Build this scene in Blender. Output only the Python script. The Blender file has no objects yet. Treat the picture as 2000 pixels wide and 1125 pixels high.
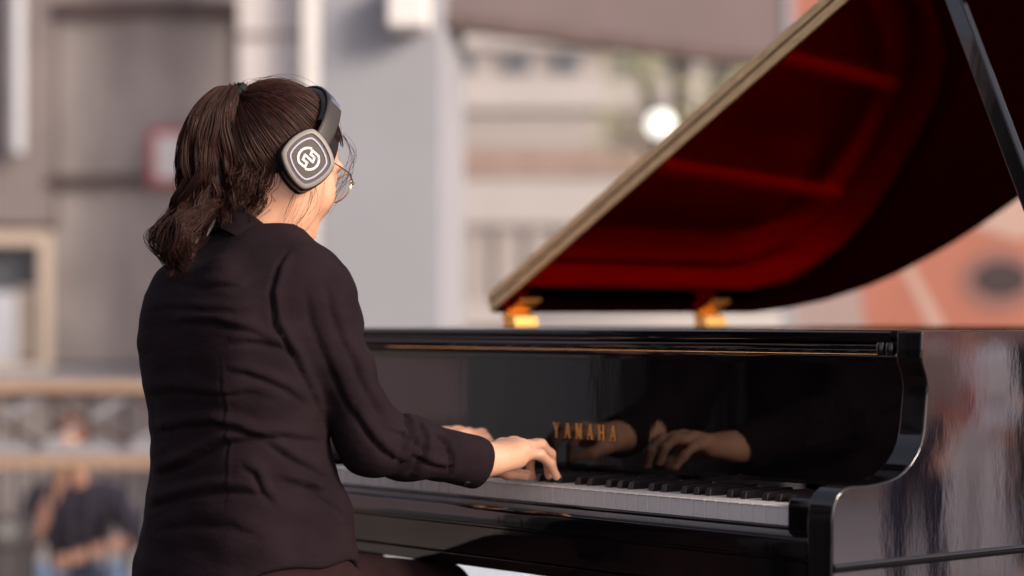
import bpy, math, random
import numpy as np
from mathutils import Vector, Matrix
random.seed(7)
RNG = np.random.default_rng(11)
SC = bpy.context.scene
COL = SC.collection

# ------------------------------------------------------------------ camera, sky, sun, exposure
FPX, HORIZON, EYE = 4400.0, 622.0, 0.995          # focal length in px of a 2000 px wide frame, horizon row, eye height
cam = bpy.data.cameras.new('camera')
cam.sensor_width = 36.0
cam.lens = FPX / 2000 * 36
cam.shift_y = (HORIZON - 562.5) / 2000
cam.clip_start, cam.clip_end = 0.05, 500
cam.dof.use_dof = True
cam.dof.focus_distance = 3.32
cam.dof.aperture_fstop = 1.85
cam.dof.aperture_blades = 9
camo = bpy.data.objects.new('camera', cam)
camo.location = (0, 0, EYE)
camo.rotation_euler = (math.radians(90), 0, 0)
COL.objects.link(camo)
SC.camera = camo

SUN_EL, SUN_AZ = math.radians(25), math.radians(124)   # azimuth clockwise from +Y (the view direction)
world = bpy.data.worlds.new('World')
SC.world = world
world.use_nodes = True
wn = world.node_tree
sky = wn.nodes.new('ShaderNodeTexSky')
sky.sky_type = 'NISHITA'
sky.sun_disc = False
sky.sun_elevation = SUN_EL
sky.sun_rotation = SUN_AZ
sky.air_density, sky.dust_density, sky.ozone_density = 1.0, 3.0, 0.6
hz = wn.nodes.new('ShaderNodeHueSaturation')          # hazy, whitish sky
hz.inputs['Saturation'].default_value = 0.5
wn.links.new(sky.outputs[0], hz.inputs['Color'])
tint = wn.nodes.new('ShaderNodeMix'); tint.data_type = 'RGBA'; tint.blend_type = 'MULTIPLY'   # late-afternoon haze, a little rosy
tint.inputs[0].default_value = 1.0
for i_, s_ in enumerate(tint.inputs):
    if s_.type == 'RGBA' and s_.name == 'B': s_.default_value = (1.0, 0.915, 0.945, 1)
    if s_.type == 'RGBA' and s_.name == 'A': wn.links.new(hz.outputs[0], s_)
wn.links.new([o_ for o_ in tint.outputs if o_.type == 'RGBA'][0], wn.nodes['Background'].inputs[0])
wn.nodes['Background'].inputs[1].default_value = 0.13
sun = bpy.data.lights.new('sun', 'SUN')
sun.energy = 2.4
sun.angle = math.radians(16)
sun.color = (1.0, 0.86, 0.70)
suno = bpy.data.objects.new('sun', sun)
sdir = Vector((math.sin(SUN_AZ) * math.cos(SUN_EL), math.cos(SUN_AZ) * math.cos(SUN_EL), math.sin(SUN_EL)))
suno.rotation_euler = sdir.to_track_quat('Z', 'Y').to_euler()
suno.location = (4, -4, 8)
COL.objects.link(suno)
SC.view_settings.view_transform = 'Standard'
SC.view_settings.look = 'None'
SC.view_settings.exposure = 0.5
SC.view_settings.gamma = 1.0
SC.cycles.max_bounces = 8
SC.cycles.use_denoising = True

# ------------------------------------------------------------------ helpers
def tag(o, label=None, cat=None, group=None, kind=None):
    if label: o['label'] = label
    if cat: o['category'] = cat
    if group: o['group'] = group
    if kind: o['kind'] = kind
    return o

def empty(name, loc=(0, 0, 0), rz=0.0, parent=None):
    o = bpy.data.objects.new(name, None)
    o.empty_display_size = 0.1
    o.location = loc
    o.rotation_euler = (0, 0, rz)
    COL.objects.link(o)
    if parent: o.parent = parent
    return o

def mesh_np(name, V, F, mat, parent=None, smooth=True, sharp=None):
    """V (n,3) array, F list of index tuples or (m,k) array"""
    me = bpy.data.meshes.new(name)
    V = np.asarray(V, dtype=np.float32)
    if isinstance(F, np.ndarray):
        k = F.shape[1]
        me.vertices.add(len(V)); me.vertices.foreach_set('co', V.ravel())
        me.loops.add(F.size); me.loops.foreach_set('vertex_index', F.ravel().astype(np.int32))
        me.polygons.add(len(F))
        me.polygons.foreach_set('loop_start', np.arange(0, F.size, k, dtype=np.int32))
        me.update(calc_edges=True)
    else:
        me.from_pydata([tuple(map(float, v)) for v in V], [], F)
        me.update()
    me.validate()
    me.polygons.foreach_set('use_smooth', np.full(len(me.polygons), smooth))
    if smooth and sharp is not None:
        me.set_sharp_from_angle(angle=math.radians(sharp))
    if mat: me.materials.append(mat)
    o = bpy.data.objects.new(name, me)
    COL.objects.link(o)
    if parent: o.parent = parent
    return o

class MB:
    """collects shapes that become ONE mesh object"""
    def __init__(s): s.v, s.f = [], []
    def add(s, V, F):
        n = len(s.v); s.v += [tuple(map(float, p)) for p in V]; s.f += [tuple(i + n for i in f) for f in F]; return s
    def box(s, lo, hi):
        (a, b, c), (d, e, f) = lo, hi
        return s.add([(a, b, c), (d, b, c), (d, e, c), (a, e, c), (a, b, f), (d, b, f), (d, e, f), (a, e, f)],
                     [(0, 3, 2, 1), (4, 5, 6, 7), (0, 1, 5, 4), (1, 2, 6, 5), (2, 3, 7, 6), (3, 0, 4, 7)])
    def prism(s, prof, axis, a0, a1):
        """2-D outline swept along axis x / y / z"""
        n = len(prof)
        def P(t, a):
            return (a, t[0], t[1]) if axis == 'x' else (t[0], a, t[1]) if axis == 'y' else (t[0], t[1], a)
        V = [P(t, a0) for t in prof] + [P(t, a1) for t in prof]
        F = [tuple(range(n))[::-1], tuple(range(n, 2 * n))]
        F += [(i, (i + 1) % n, n + (i + 1) % n, n + i) for i in range(n)]
        return s.add(V, F)
    def bar(s, a, b, w, h=None, up=(0, 0, 1)):
        a, b = Vector(a), Vector(b); d = (b - a).normalized(); up = Vector(up)
        x = d.cross(up)
        x = d.cross(Vector((1, 0, 0))) if x.length < 1e-4 else x
        x.normalize(); y = x.cross(d); h = h or w
        V = []
        for p in (a, b):
            for sx, sy in ((-1, -1), (1, -1), (1, 1), (-1, 1)):
                V.append(p + x * sx * w / 2 + y * sy * h / 2)
        return s.add(V, [(0, 1, 2, 3), (7, 6, 5, 4), (0, 4, 5, 1), (1, 5, 6, 2), (2, 6, 7, 3), (3, 7, 4, 0)])
    def tube(s, path, r, n=10, cap=True):
        V, F = tube_arr(path, r, n)
        k = len(path)
        F = [tuple(f) for f in F]
        if cap: F += [tuple(range(n))[::-1], tuple(range((k - 1) * n, k * n))]
        return s.add(V, F)
    def lathe(s, prof, c=(0, 0, 0), n=24):
        V, F = [], []
        for r, z in prof:
            for i in range(n):
                a = 2 * math.pi * i / n
                V.append((c[0] + r * math.cos(a), c[1] + r * math.sin(a), c[2] + z))
        for j in range(len(prof) - 1):
            for i in range(n):
                i2 = (i + 1) % n
                F.append((j * n + i, j * n + i2, (j + 1) * n + i2, (j + 1) * n + i))
        F += [tuple(range(n))[::-1], tuple(range((len(prof) - 1) * n, len(prof) * n))]
        return s.add(V, F)
    def build(s, name, mat, parent=None, bevel=0.0, smooth=True, sharp=35, seg=2):
        o = mesh_np(name, s.v, s.f, mat, parent, smooth, sharp)
        if bevel:
            m = o.modifiers.new('edge', 'BEVEL'); m.width = bevel; m.segments = seg; m.limit_method = 'ANGLE'
            m.angle_limit = math.radians(30); m.harden_normals = True
        return o

def tube_arr(path, r, n=8):
    P = np.array([tuple(p) for p in path], float); k = len(P)
    R = np.full(k, r, float) if np.isscalar(r) else np.asarray(r, float)
    T = np.gradient(P, axis=0); T /= np.linalg.norm(T, axis=1)[:, None] + 1e-12
    up = np.array([0, 0, 1.0]) if abs(T[0, 2]) < 0.9 else np.array([1.0, 0, 0])
    N = np.cross(T[0], up); N /= np.linalg.norm(N)
    V = np.zeros((k, n, 3))
    for i in range(k):
        N = N - T[i] * (N @ T[i]); N /= np.linalg.norm(N) + 1e-12
        B = np.cross(T[i], N)
        a = 2 * np.pi * np.arange(n) / n
        V[i] = P[i] + R[i] * (np.cos(a)[:, None] * N + np.sin(a)[:, None] * B)
    F = []
    for i in range(k - 1):
        for j in range(n):
            j2 = (j + 1) % n
            F.append((i * n + j, i * n + j2, (i + 1) * n + j2, (i + 1) * n + j))
    return V.reshape(-1, 3), F

def copy_tree(o, parent=None):
    c = o.copy(); COL.objects.link(c); c.parent = parent
    for ch in list(o.children): copy_tree(ch, c)
    return c

def spline(pts, n):
    """Catmull-Rom through pts"""
    P = np.array(pts, float); m = len(P)
    Q = np.vstack([2 * P[0] - P[1], P, 2 * P[-1] - P[-2]])
    out = []
    for t in np.linspace(0, m - 1 - 1e-9, n):
        i = int(t); u = t - i
        a, b, c, d = Q[i], Q[i + 1], Q[i + 2], Q[i + 3]
        out.append(0.5 * (2 * b + (c - a) * u + (2 * a - 5 * b + 4 * c - d) * u * u + (3 * b - a - 3 * c + d) * u ** 3))
    return np.array(out)

# ------------------------------------------------------------------ materials
def mat(name, base, rough=0.6, metal=0.0, ior=1.5, var=0.0, scale=8.0, stretch=(1, 1, 1), bump=0.0, bscale=60.0, bstretch=(1, 1, 1),
        sheen=0.0, sss=0.0, sssr=(1, .35, .2), coat=0.0, emit=None, espec=None, rvar=0.0, col2=None, spec=None):
    m = bpy.data.materials.new(name); m.use_nodes = True
    nt = m.node_tree; b = nt.nodes['Principled BSDF']; I = b.inputs
    I['Base Color'].default_value = (*base, 1); I['Roughness'].default_value = rough
    I['Metallic'].default_value = metal; I['IOR'].default_value = ior
    if spec is not None: I['Specular IOR Level'].default_value = spec
    if sheen: I['Sheen Weight'].default_value = sheen; I['Sheen Roughness'].default_value = 0.5
    if sss:
        I['Subsurface Weight'].default_value = sss; I['Subsurface Radius'].default_value = sssr; I['Subsurface Scale'].default_value = 0.006
    if coat: I['Coat Weight'].default_value = coat; I['Coat Roughness'].default_value = 0.03
    if emit: I['Emission Color'].default_value = (*emit, 1); I['Emission Strength'].default_value = espec or 1
    tc = nt.nodes.new('ShaderNodeTexCoord')
    def noise(sc, st, det=5):
        mp = nt.nodes.new('ShaderNodeMapping'); mp.inputs['Scale'].default_value = st
        nt.links.new(tc.outputs['Object'], mp.inputs[0])
        n = nt.nodes.new('ShaderNodeTexNoise'); n.inputs['Scale'].default_value = sc; n.inputs['Detail'].default_value = det
        nt.links.new(mp.outputs[0], n.inputs['Vector']); return n
    if var or col2:
        n = noise(scale, stretch)
        r = nt.nodes.new('ShaderNodeValToRGB')
        if col2:
            c0, c1 = base, col2
        else:
            c0 = tuple(max(0, c * (1 - var)) for c in base); c1 = tuple(c * (1 + var) for c in base)
        r.color_ramp.elements[0].color = (*c0, 1); r.color_ramp.elements[1].color = (*c1, 1)
        r.color_ramp.elements[0].position = 0.3; r.color_ramp.elements[1].position = 0.7
        nt.links.new(n.outputs[0], r.inputs[0]); nt.links.new(r.outputs[0], I['Base Color'])
    if rvar:
        n = noise(scale * 1.7, stretch)
        mr = nt.nodes.new('ShaderNodeMapRange'); mr.inputs[3].default_value = max(0.0, rough - rvar); mr.inputs[4].default_value = rough + rvar
        nt.links.new(n.outputs[0], mr.inputs[0]); nt.links.new(mr.outputs[0], I['Roughness'])
    if bump:
        n = noise(bscale, bstretch)
        bp = nt.nodes.new('ShaderNodeBump'); bp.inputs['Strength'].default_value = 1.0; bp.inputs['Distance'].default_value = bump
        nt.links.new(n.outputs[0], bp.inputs['Height']); nt.links.new(bp.outputs[0], I['Normal'])
    return m

M = {}
M['lacquer'] = mat('black_lacquer', (0.004, 0.003, 0.004), rough=0.03, ior=1.65, bump=0.00012, bscale=26, bstretch=(1, 1, 0.25), rvar=0.02, scale=30)
M['side_mirror'] = mat('added_mirror_metal', (0.80, 0.72, 0.70), rough=0.025, metal=1.0, bump=0.00006, bscale=40, bstretch=(1, 1, 0.45), rvar=0.02, scale=30)  # pale metal mirror, added to strengthen reflections on the black side
M['lid_under'] = mat('lid_red_reflection_tint', (0.165, 0.026, 0.009), rough=0.06, metal=1.0, bump=0.00012, bscale=14)  # red of the mirrored gold plate put into the black lid's colour
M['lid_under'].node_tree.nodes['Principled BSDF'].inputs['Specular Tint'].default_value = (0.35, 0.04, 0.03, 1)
M['lid_edge'] = mat('lid_edge_warm_glint', (0.78, 0.56, 0.30), rough=0.3, var=0.25, scale=30, stretch=(1, 6, 6), bump=0.0002, bscale=160)  # warm light mirrored by the lid edges, put into the colour
M['ivory'] = mat('white_key_plastic', (0.80, 0.75, 0.73), rough=0.18, var=0.03, scale=30)
M['ebony'] = mat('black_key_plastic', (0.012, 0.009, 0.010), rough=0.28)
M['brass'] = mat('polished_brass', (0.80, 0.47, 0.14), rough=0.30, metal=1.0)
M['letter_gold'] = mat('letter_brass', (0.70, 0.44, 0.17), rough=0.38, metal=1.0)
M['gold_paint'] = mat('plate_gold_paint', (0.75, 0.36, 0.10), rough=0.35, metal=0.5, bump=0.0004, bscale=90, var=0.1, scale=6)
M['soundboard'] = mat('soundboard_spruce', (0.42, 0.22, 0.09), rough=0.4, var=0.2, scale=5, stretch=(12, 1, 1))
M['string'] = mat('string_steel', (0.75, 0.62, 0.45), rough=0.3, metal=1.0)
M['inner_veneer'] = mat('inner_rim_veneer', (0.50, 0.25, 0.09), rough=0.35, var=0.15, scale=6, stretch=(1, 1, 10))
M['felt'] = mat('red_felt', (0.25, 0.01, 0.015), rough=0.95, sheen=0.4, bump=0.0005, bscale=400)
M['steel'] = mat('steel', (0.6, 0.6, 0.62), rough=0.25, metal=1.0)
M['shirt'] = mat('black_cotton', (0.0135, 0.0074, 0.0102), rough=0.9, spec=0.12, var=0.2, scale=14, bump=0.0022, bscale=42, bstretch=(1, 1, 1.9))
M['trouser'] = mat('dark_trouser_cloth', (0.022, 0.0095, 0.011), rough=0.9, spec=0.12, var=0.15, scale=20, bump=0.0008, bscale=60)
M['button'] = mat('black_button', (0.012, 0.009, 0.010), rough=0.8, spec=.1)
M['skin'] = mat('skin', (0.64, 0.335, 0.215), rough=0.48, sss=0.25, var=0.08, scale=26, bump=0.00025, bscale=420, col2=(0.72, 0.405, 0.275))
M['nail'] = mat('fingernail', (0.72, 0.45, 0.38), rough=0.25)
M['hair'] = mat('dark_brown_hair', (0.009, 0.0036, 0.0034), rough=0.38, ior=1.45, col2=(0.037, 0.0115, 0.0092), scale=90, spec=0.42)
M['hair'].node_tree.nodes['Principled BSDF'].inputs['Specular Tint'].default_value = (1.0, .74, .66, 1)
M['hair_cap'] = mat('hair_undercoat', (0.008, 0.004, 0.004), rough=0.6)
M['tie'] = mat('hair_elastic', (0.008, 0.006, 0.007), rough=0.9, bump=0.001, bscale=300)
M['hp_black'] = mat('headphone_black_plastic', (0.010, 0.008, 0.009), rough=0.32, bump=0.0001, bscale=300)
M['hp_pad'] = mat('headphone_leatherette', (0.009, 0.007, 0.008), rough=0.45, bump=0.0006, bscale=120)
M['hp_arm'] = mat('headphone_satin_black', (0.035, 0.028, 0.026), rough=0.5)
M['hp_face'] = mat('headphone_face', (0.052, 0.038, 0.033), rough=0.5, spec=0.3)
M['hp_ring'] = mat('headphone_pale_ring', (0.25, 0.22, 0.21), rough=0.45, spec=.35)
M['hp_ring_in'] = mat('headphone_light_ring', (0.30, 0.30, 0.42), rough=0.35)
M['hp_logo'] = mat('headphone_white_print', (0.78, 0.75, 0.78), rough=0.45)
M['specs'] = mat('spectacle_gold_wire', (0.85, 0.68, 0.42), rough=0.18, metal=1.0)

def lens_mat():
    m = bpy.data.materials.new('spectacle_lens'); m.use_nodes = True; nt = m.node_tree
    for n in list(nt.nodes):
        if n.type == 'BSDF_PRINCIPLED': nt.nodes.remove(n)
    t = nt.nodes.new('ShaderNodeBsdfTransparent'); g = nt.nodes.new('ShaderNodeBsdfGlossy'); g.inputs['Roughness'].default_value = 0.02
    t.inputs[0].default_value = (0.93, 0.96, 0.95, 1)
    f = nt.nodes.new('ShaderNodeFresnel'); f.inputs[0].default_value = 1.8
    mx = nt.nodes.new('ShaderNodeMixShader')
    nt.links.new(f.outputs[0], mx.inputs[0]); nt.links.new(t.outputs[0], mx.inputs[1]); nt.links.new(g.outputs[0], mx.inputs[2])
    nt.links.new(mx.outputs[0], nt.nodes['Material Output'].inputs[0]); return m
M['lens'] = lens_mat()

# ------------------------------------------------------------------ signed-distance modelling
def v3(*a): return np.array(a, dtype=np.float32)
def cone(P, a, b, ra, rb):
    a, b = np.asarray(a, np.float32), np.asarray(b, np.float32)
    ab = b - a; t = np.clip(((P - a) @ ab) / (ab @ ab), 0, 1)
    return np.linalg.norm(P - a - t[..., None] * ab, axis=-1) - (ra + (rb - ra) * t)
def ell(P, c, r, R=None):
    Q = P - np.asarray(c, np.float32)
    if R is not None: Q = Q @ R            # columns of R are the local axes
    r = np.asarray(r, np.float32)
    k0 = np.linalg.norm(Q / r, axis=-1); k1 = np.linalg.norm(Q / (r * r), axis=-1) + 1e-9
    return k0 * (k0 - 1) / k1
def smin(a, b, k):
    h = np.maximum(k - np.abs(a - b), 0) / k
    return np.minimum(a, b) - h * h * k * 0.25
def smax(a, b, k): return -smin(-a, -b, k)
def chain(P, pts, rad, k):
    d = None
    for i in range(len(pts) - 1):
        c = cone(P, pts[i], pts[i + 1], rad[i], rad[i + 1])
        d = c if d is None else smin(d, c, k)
    return d

def sdf_mesh(fn, lo, hi, h, newton=2):
    lo = np.array(lo, np.float32); n = np.ceil((np.array(hi) - lo) / h).astype(int) + 1
    ax = [lo[i] + h * np.arange(n[i], dtype=np.float32) for i in range(3)]
    F = np.empty(n, np.float32)
    for i in range(0, n[0], 24):
        X, Y, Z = np.meshgrid(ax[0][i:i + 24], ax[1], ax[2], indexing='ij')
        F[i:i + 24] = fn(np.stack([X, Y, Z], -1))
    S = F < 0
    # one vertex per mixed cell
    c = [S[dx:n[0] - 1 + dx, dy:n[1] - 1 + dy, dz:n[2] - 1 + dz] for dx in (0, 1) for dy in (0, 1) for dz in (0, 1)]
    cnt = sum(x.astype(np.int8) for x in c)
    mix = (cnt > 0) & (cnt < 8)
    I = np.argwhere(mix)
    idx = np.full(mix.shape, -1, np.int32); idx[mix] = np.arange(len(I))
    acc = np.zeros((len(I), 3), np.float32); num = np.zeros(len(I), np.float32)
    corners = [(dx, dy, dz) for dx in (0, 1) for dy in (0, 1) for dz in (0, 1)]
    for a in corners:
        for d in range(3):
            if a[d]: continue
            b = list(a); b[d] = 1
            fa = F[I[:, 0] + a[0], I[:, 1] + a[1], I[:, 2] + a[2]]; fb = F[I[:, 0] + b[0], I[:, 1] + b[1], I[:, 2] + b[2]]
            m = (fa < 0) != (fb < 0)
            t = np.where(m, fa / np.where(m, fa - fb, 1), 0)
            p = np.array(a, np.float32)[None].repeat(len(I), 0); p[:, d] += t
            acc += p * m[:, None]; num += m
    V = lo + h * (I + acc / num[:, None])
    Q = []
    for d in range(3):
        e, f = (d + 1) % 3, (d + 2) % 3
        s0 = [slice(1, n[k] - 1) for k in range(3)]; s0[d] = slice(0, n[d] - 1)
        s1 = list(s0); s1[d] = slice(1, n[d])
        A, B = S[tuple(s0)], S[tuple(s1)]
        E = np.argwhere(A != B)
        base = E.copy()
        for k in range(3):
            if k != d: base[:, k] += 1
        def cell(oe, of):
            q = base.copy(); q[:, e] -= oe; q[:, f] -= of
            return idx[q[:, 0], q[:, 1], q[:, 2]]
        quad = np.stack([cell(1, 1), cell(0, 1), cell(0, 0), cell(1, 0)], 1)
        ins = A[E[:, 0], E[:, 1], E[:, 2]]
        quad[~ins] = quad[~ins][:, ::-1]
        Q.append(quad)
    Q = np.concatenate(Q); Q = Q[(Q >= 0).all(1)]
    V = V.astype(np.float32)
    for _ in range(newton):
        e = h * 0.25; f0 = fn(V); g = np.zeros_like(V)
        for k in range(3):
            o = np.zeros(3, np.float32); o[k] = e
            g[:, k] = (fn(V + o) - fn(V - o)) / (2 * e)
        gl = np.maximum((g * g).sum(1), 0.2)
        stp = np.clip(f0 / gl, -h, h)
        V = V - stp[:, None] * g * 0.9
    return V, Q

def vnormals(V, Q):
    N = np.zeros_like(V)
    a, b, c, d = (V[Q[:, i]] for i in range(4))
    fn_ = np.cross(c - a, d - b)
    for i in range(4): np.add.at(N, Q[:, i], fn_)
    return N / (np.linalg.norm(N, axis=1)[:, None] + 1e-12)

def join_np(parts):
    V, Q, o = [], [], 0
    for v, q in parts:
        V.append(v); Q.append(q + o); o += len(v)
    return np.concatenate(V), np.concatenate(Q)

# ------------------------------------------------------------------ setting
def at(x, y, Y):
    """point at depth Y seen at pixel (x, y) of the 2000 x 1125 photograph"""
    return Vector(((x - 1000) / FPX * Y, Y, EYE + (HORIZON - y) / FPX * Y))

M['deck'] = mat('black_stage_boards', (0.018, 0.015, 0.015), rough=0.7, var=0.25, scale=4, stretch=(1, 14, 1), bump=.002, bscale=6, bstretch=(1, 30, 1))
M['paving'] = mat('plaza_paving', (0.42, 0.385, 0.36), rough=0.85, var=0.2, scale=1.5, bump=.003, bscale=12)
M['concrete'] = mat('weathered_concrete', (0.25, 0.22, 0.21), rough=0.9, col2=(0.42, 0.38, 0.36), scale=1.6, stretch=(1.6, 1, .7), bump=.004, bscale=18)
M['concrete_dk'] = mat('stained_concrete', (0.24, 0.205, 0.20), rough=0.9, var=.2, scale=1.6)
M['seam'] = mat('rusty_steel_beam', (0.085, 0.055, 0.052), rough=0.7, var=0.3, scale=5)
M['pale_wall'] = mat('pale_render', (0.60, 0.575, 0.57), rough=0.9, var=.05, scale=2)
M['white_paint'] = mat('white_paint', (0.80, 0.78, 0.76), rough=0.6, var=.03)
M['column'] = mat('grey_blue_paint', (0.315, 0.325, 0.36), rough=0.75, var=.05, scale=1.5, bump=.001, bscale=30)
M['cream'] = mat('cream_frame', (0.62, 0.52, 0.42), rough=0.6, var=.05)
M['glass'] = mat('dark_window_glass', (0.10, 0.11, 0.13), rough=0.12, ior=1.6)
M['blind'] = mat('pale_curtain', (0.55, 0.58, 0.63), rough=0.9, var=.1, scale=3, stretch=(8, 8, 1))
M['pipe'] = mat('pale_pipe_paint', (0.50, 0.52, 0.56), rough=0.6)
M['rail_wood'] = mat('handrail_wood', (0.38, 0.265, 0.185), rough=0.5, var=.2, scale=3, stretch=(1, 10, 10))
M['rail_grey'] = mat('rail_grey_paint', (0.33, 0.34, 0.38), rough=0.55)
M['iron'] = mat('black_iron', (0.03, 0.027, 0.03), rough=0.5)
M['brown_iron'] = mat('brown_iron', (0.085, 0.055, 0.045), rough=0.55)
M['beam'] = mat('mauve_canopy_paint', (0.125, 0.095, 0.10), rough=0.8, var=.08, scale=2)
M['far_wall'] = mat('far_facade_render', (0.38, 0.345, 0.33), rough=0.9, var=.08, scale=.6)
M['far_pale'] = mat('far_facade_pale_band', (0.46, 0.43, 0.42), rough=0.9, var=.05, scale=.8)
M['far_brick'] = mat('far_facade_brick_band', (0.32, 0.235, 0.205), rough=0.9, var=.15, scale=3)
M['red'] = mat('red_paint', (0.50, 0.03, 0.04), rough=0.5)
M['foliage'] = mat('foliage', (0.28, 0.30, 0.12), rough=0.6, col2=(0.50, 0.50, 0.28), scale=3)
M['foliage_dk'] = mat('dark_foliage', (0.045, 0.085, 0.02), rough=0.6, col2=(0.08, 0.13, 0.03), scale=3)
M['bark'] = mat('bark', (0.10, 0.075, 0.06), rough=0.9, var=.3, scale=12, stretch=(4, 4, 1))
M['banner'] = mat('banner_orange_print', (0.36, 0.125, 0.08), rough=0.6, col2=(0.44, 0.17, 0.115), scale=1.2)
M['banner_pale'] = mat('banner_pale_print', (0.50, 0.34, 0.28), rough=0.6)
M['banner_dark'] = mat('banner_dark_print', (0.045, 0.028, 0.03), rough=0.6)
M['banner_rose'] = mat('banner_rosette_print', (0.25, 0.12, 0.10), rough=0.6)
M['banner_neck'] = mat('banner_neck_print', (0.36, 0.27, 0.25), rough=0.6)
M['pale_blue'] = mat('pale_blue_plastic', (0.60, 0.68, 0.78), rough=0.4)
M['cloth_white'] = mat('white_cloth', (0.80, 0.79, 0.78), rough=0.9, bump=.003, bscale=14)
M['cloth_dark'] = mat('dark_cloth', (0.022, 0.020, 0.028), rough=0.9, var=.2)
M['cloth_navy'] = mat('navy_cloth', (0.030, 0.026, 0.050), rough=0.9, var=.2)
M['pink_wall'] = mat('pinkish_render', (0.40, 0.25, 0.225), rough=0.9, var=.1, scale=1.5)
M['mauve_wall'] = mat('mauve_render', (0.36, 0.28, 0.33), rough=0.9, var=.2, scale=.5)
M['sign_red'] = mat('faded_red_paint', (0.52, 0.11, 0.12), rough=0.6)
M['jeans'] = mat('blue_denim', (0.16, 0.24, 0.38), rough=0.9, var=.15)
M['khaki'] = mat('pale_trousers', (0.62, 0.58, 0.52), rough=0.9, var=.05)
M['red_cloth'] = mat('red_cloth', (0.55, 0.02, 0.03), rough=0.8)
M['skin_far'] = mat('skin_tanned', (0.60, 0.33, 0.23), rough=0.55, var=.06)

M['globe'] = mat('bright_spot_glow', (0.85, 0.86, 0.80), rough=0.3, emit=(1.0, 1.0, 0.9), espec=1.1)  # glow standing in for a bright background spot

GZ = -0.6
# ground and stage
MB().add([(-120, -120, GZ), (120, -120, GZ), (120, 200, GZ), (-120, 200, GZ)], [(0, 1, 2, 3)]).build('ground', M['paving'], None, smooth=False)
tag(bpy.data.objects['ground'], kind='structure')
MB().box((-5.2, -2.5, GZ + .002), (3.4, 7.4, 0)).build('stage_floor', M['deck'], None, bevel=.01)
tag(bpy.data.objects['stage_floor'], kind='structure')

# --- concrete building behind on the left
BY = 18.0
bld = empty('concrete_building', (-4.6, BY, GZ))
tag(bld, 'weathered grey concrete building with a cream window and dark steel beams behind the railing', 'building')
def rel(p, o): return tuple(Vector(p) - Vector(o.location))
def pxbox(x0, y0, x1, y1, Y, depth, o, front=0.0):
    a, b = at(x0, y1, Y), at(x1, y0, Y); L = o.location
    return (a.x - L.x, Y - front - L.y, a.z - L.z), (b.x - L.x, Y + depth - L.y, b.z - L.z)
xl, xr = at(-420, 0, BY).x - bld.location.x, at(470, 0, BY).x - bld.location.x
zt = 8.0
wx0, wx1 = at(-60, 0, BY).x - bld.location.x, at(78, 0, BY).x - bld.location.x
wz0, wz1 = at(0, 708, BY).z - GZ, at(0, 478, BY).z - GZ
wall = MB()
wall.box((xl, 0, .0), (wx0, .3, zt)); wall.box((wx1, 0, .0), (xr, .3, zt)); wall.box((wx0, 0, .0), (wx1, .3, wz0)); wall.box((wx0, 0, wz1), (wx1, .3, zt))
wall.build('wall', M['concrete'], bld)
MB().box(*pxbox(-420, -60, 108, 445, BY, -.002, bld, .05)).build('dark_panel', M['concrete_dk'], bld)
for (x0, y0, x1, y1, nm, f, m) in ((110, 6, 480, 30, 'steel_beam', .12, 'seam'), (100, 343, 480, 362, 'steel_beam', .10, 'seam'), (102, 30, 114, 450, 'joint', .015, 'seam'), (456, 30, 470, 345, 'joint', .03, 'seam'), (-420, 438, 110, 450, 'joint', .08, 'seam'),
                               (-420, 722, 480, 742, 'ledge', .20, 'rail_grey'), (-420, 712, 480, 721, 'joint', .02, 'seam')):
    MB().box(*pxbox(x0, y0, x1, y1, BY, 0 - .002, bld, f)).build(nm, M[m], bld, bevel=.01)
o = MB(); lo, hi = pxbox(28, -60, 56, 300, BY, 0, bld, .20)
o.tube([((lo[0] + hi[0]) / 2, -.17, lo[2]), ((lo[0] + hi[0]) / 2, -.17, hi[2])], (hi[0] - lo[0]) / 2, 14).build('pipe', M['pipe'], bld)
w = MB()
for (x0, y0, x1, y1) in ((-82, 452, 100, 478), (78, 478, 100, 708), (-82, 478, -60, 708), (-82, 708, 100, 728)):
    w.box(*pxbox(x0, y0, x1, y1, BY, .10, bld, .06))
win = w.build('window', M['cream'], bld, bevel=.008)
MB().box((wx0, .12, wz0), (wx1, .14, wz1)).build('pane', M['glass'], win)
MB().box(*pxbox(-60, 570, 30, 708, BY, .11, bld, -.06)).build('curtain', M['blind'], win)
MB().box(*pxbox(34, 560, 66, 700, BY, .10, bld, -.06)).build('curtain', M['cream'], win)

# white wall strip between the concrete building and the column
pw = empty('white_wall', (at(545, 0, 17).x, 17, GZ)); tag(pw, 'tall white rendered wall strip between the concrete building and the grey column', 'wall')
MB().box(*pxbox(466, -300, 590, 1200, 17, .5, pw)).build('panel', M['pale_wall'], pw)
MB().box(*pxbox(592, -300, 650, 1200, 16.8, .5, pw)).build('corner_strip', M['white_paint'], pw)
MB().box(*pxbox(466, 62, 590, 76, 17, -.002, pw, .02)).build('joint', M['concrete'], pw)

# red framed sign on the concrete
sg = empty('wall_sign', at(330, 360, BY - .12)); tag(sg, 'small white sign with a red border fixed to the concrete wall', 'sign')
lo, hi = pxbox(290, 250, 372, 362, BY - .12, .02, sg)
MB().box(lo, hi).build('border', M['sign_red'], sg, bevel=.004)
MB().box(*pxbox(304, 263, 360, 349, BY - .12, -.001, sg, .004)).build('face', M['white_paint'], sg)

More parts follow.
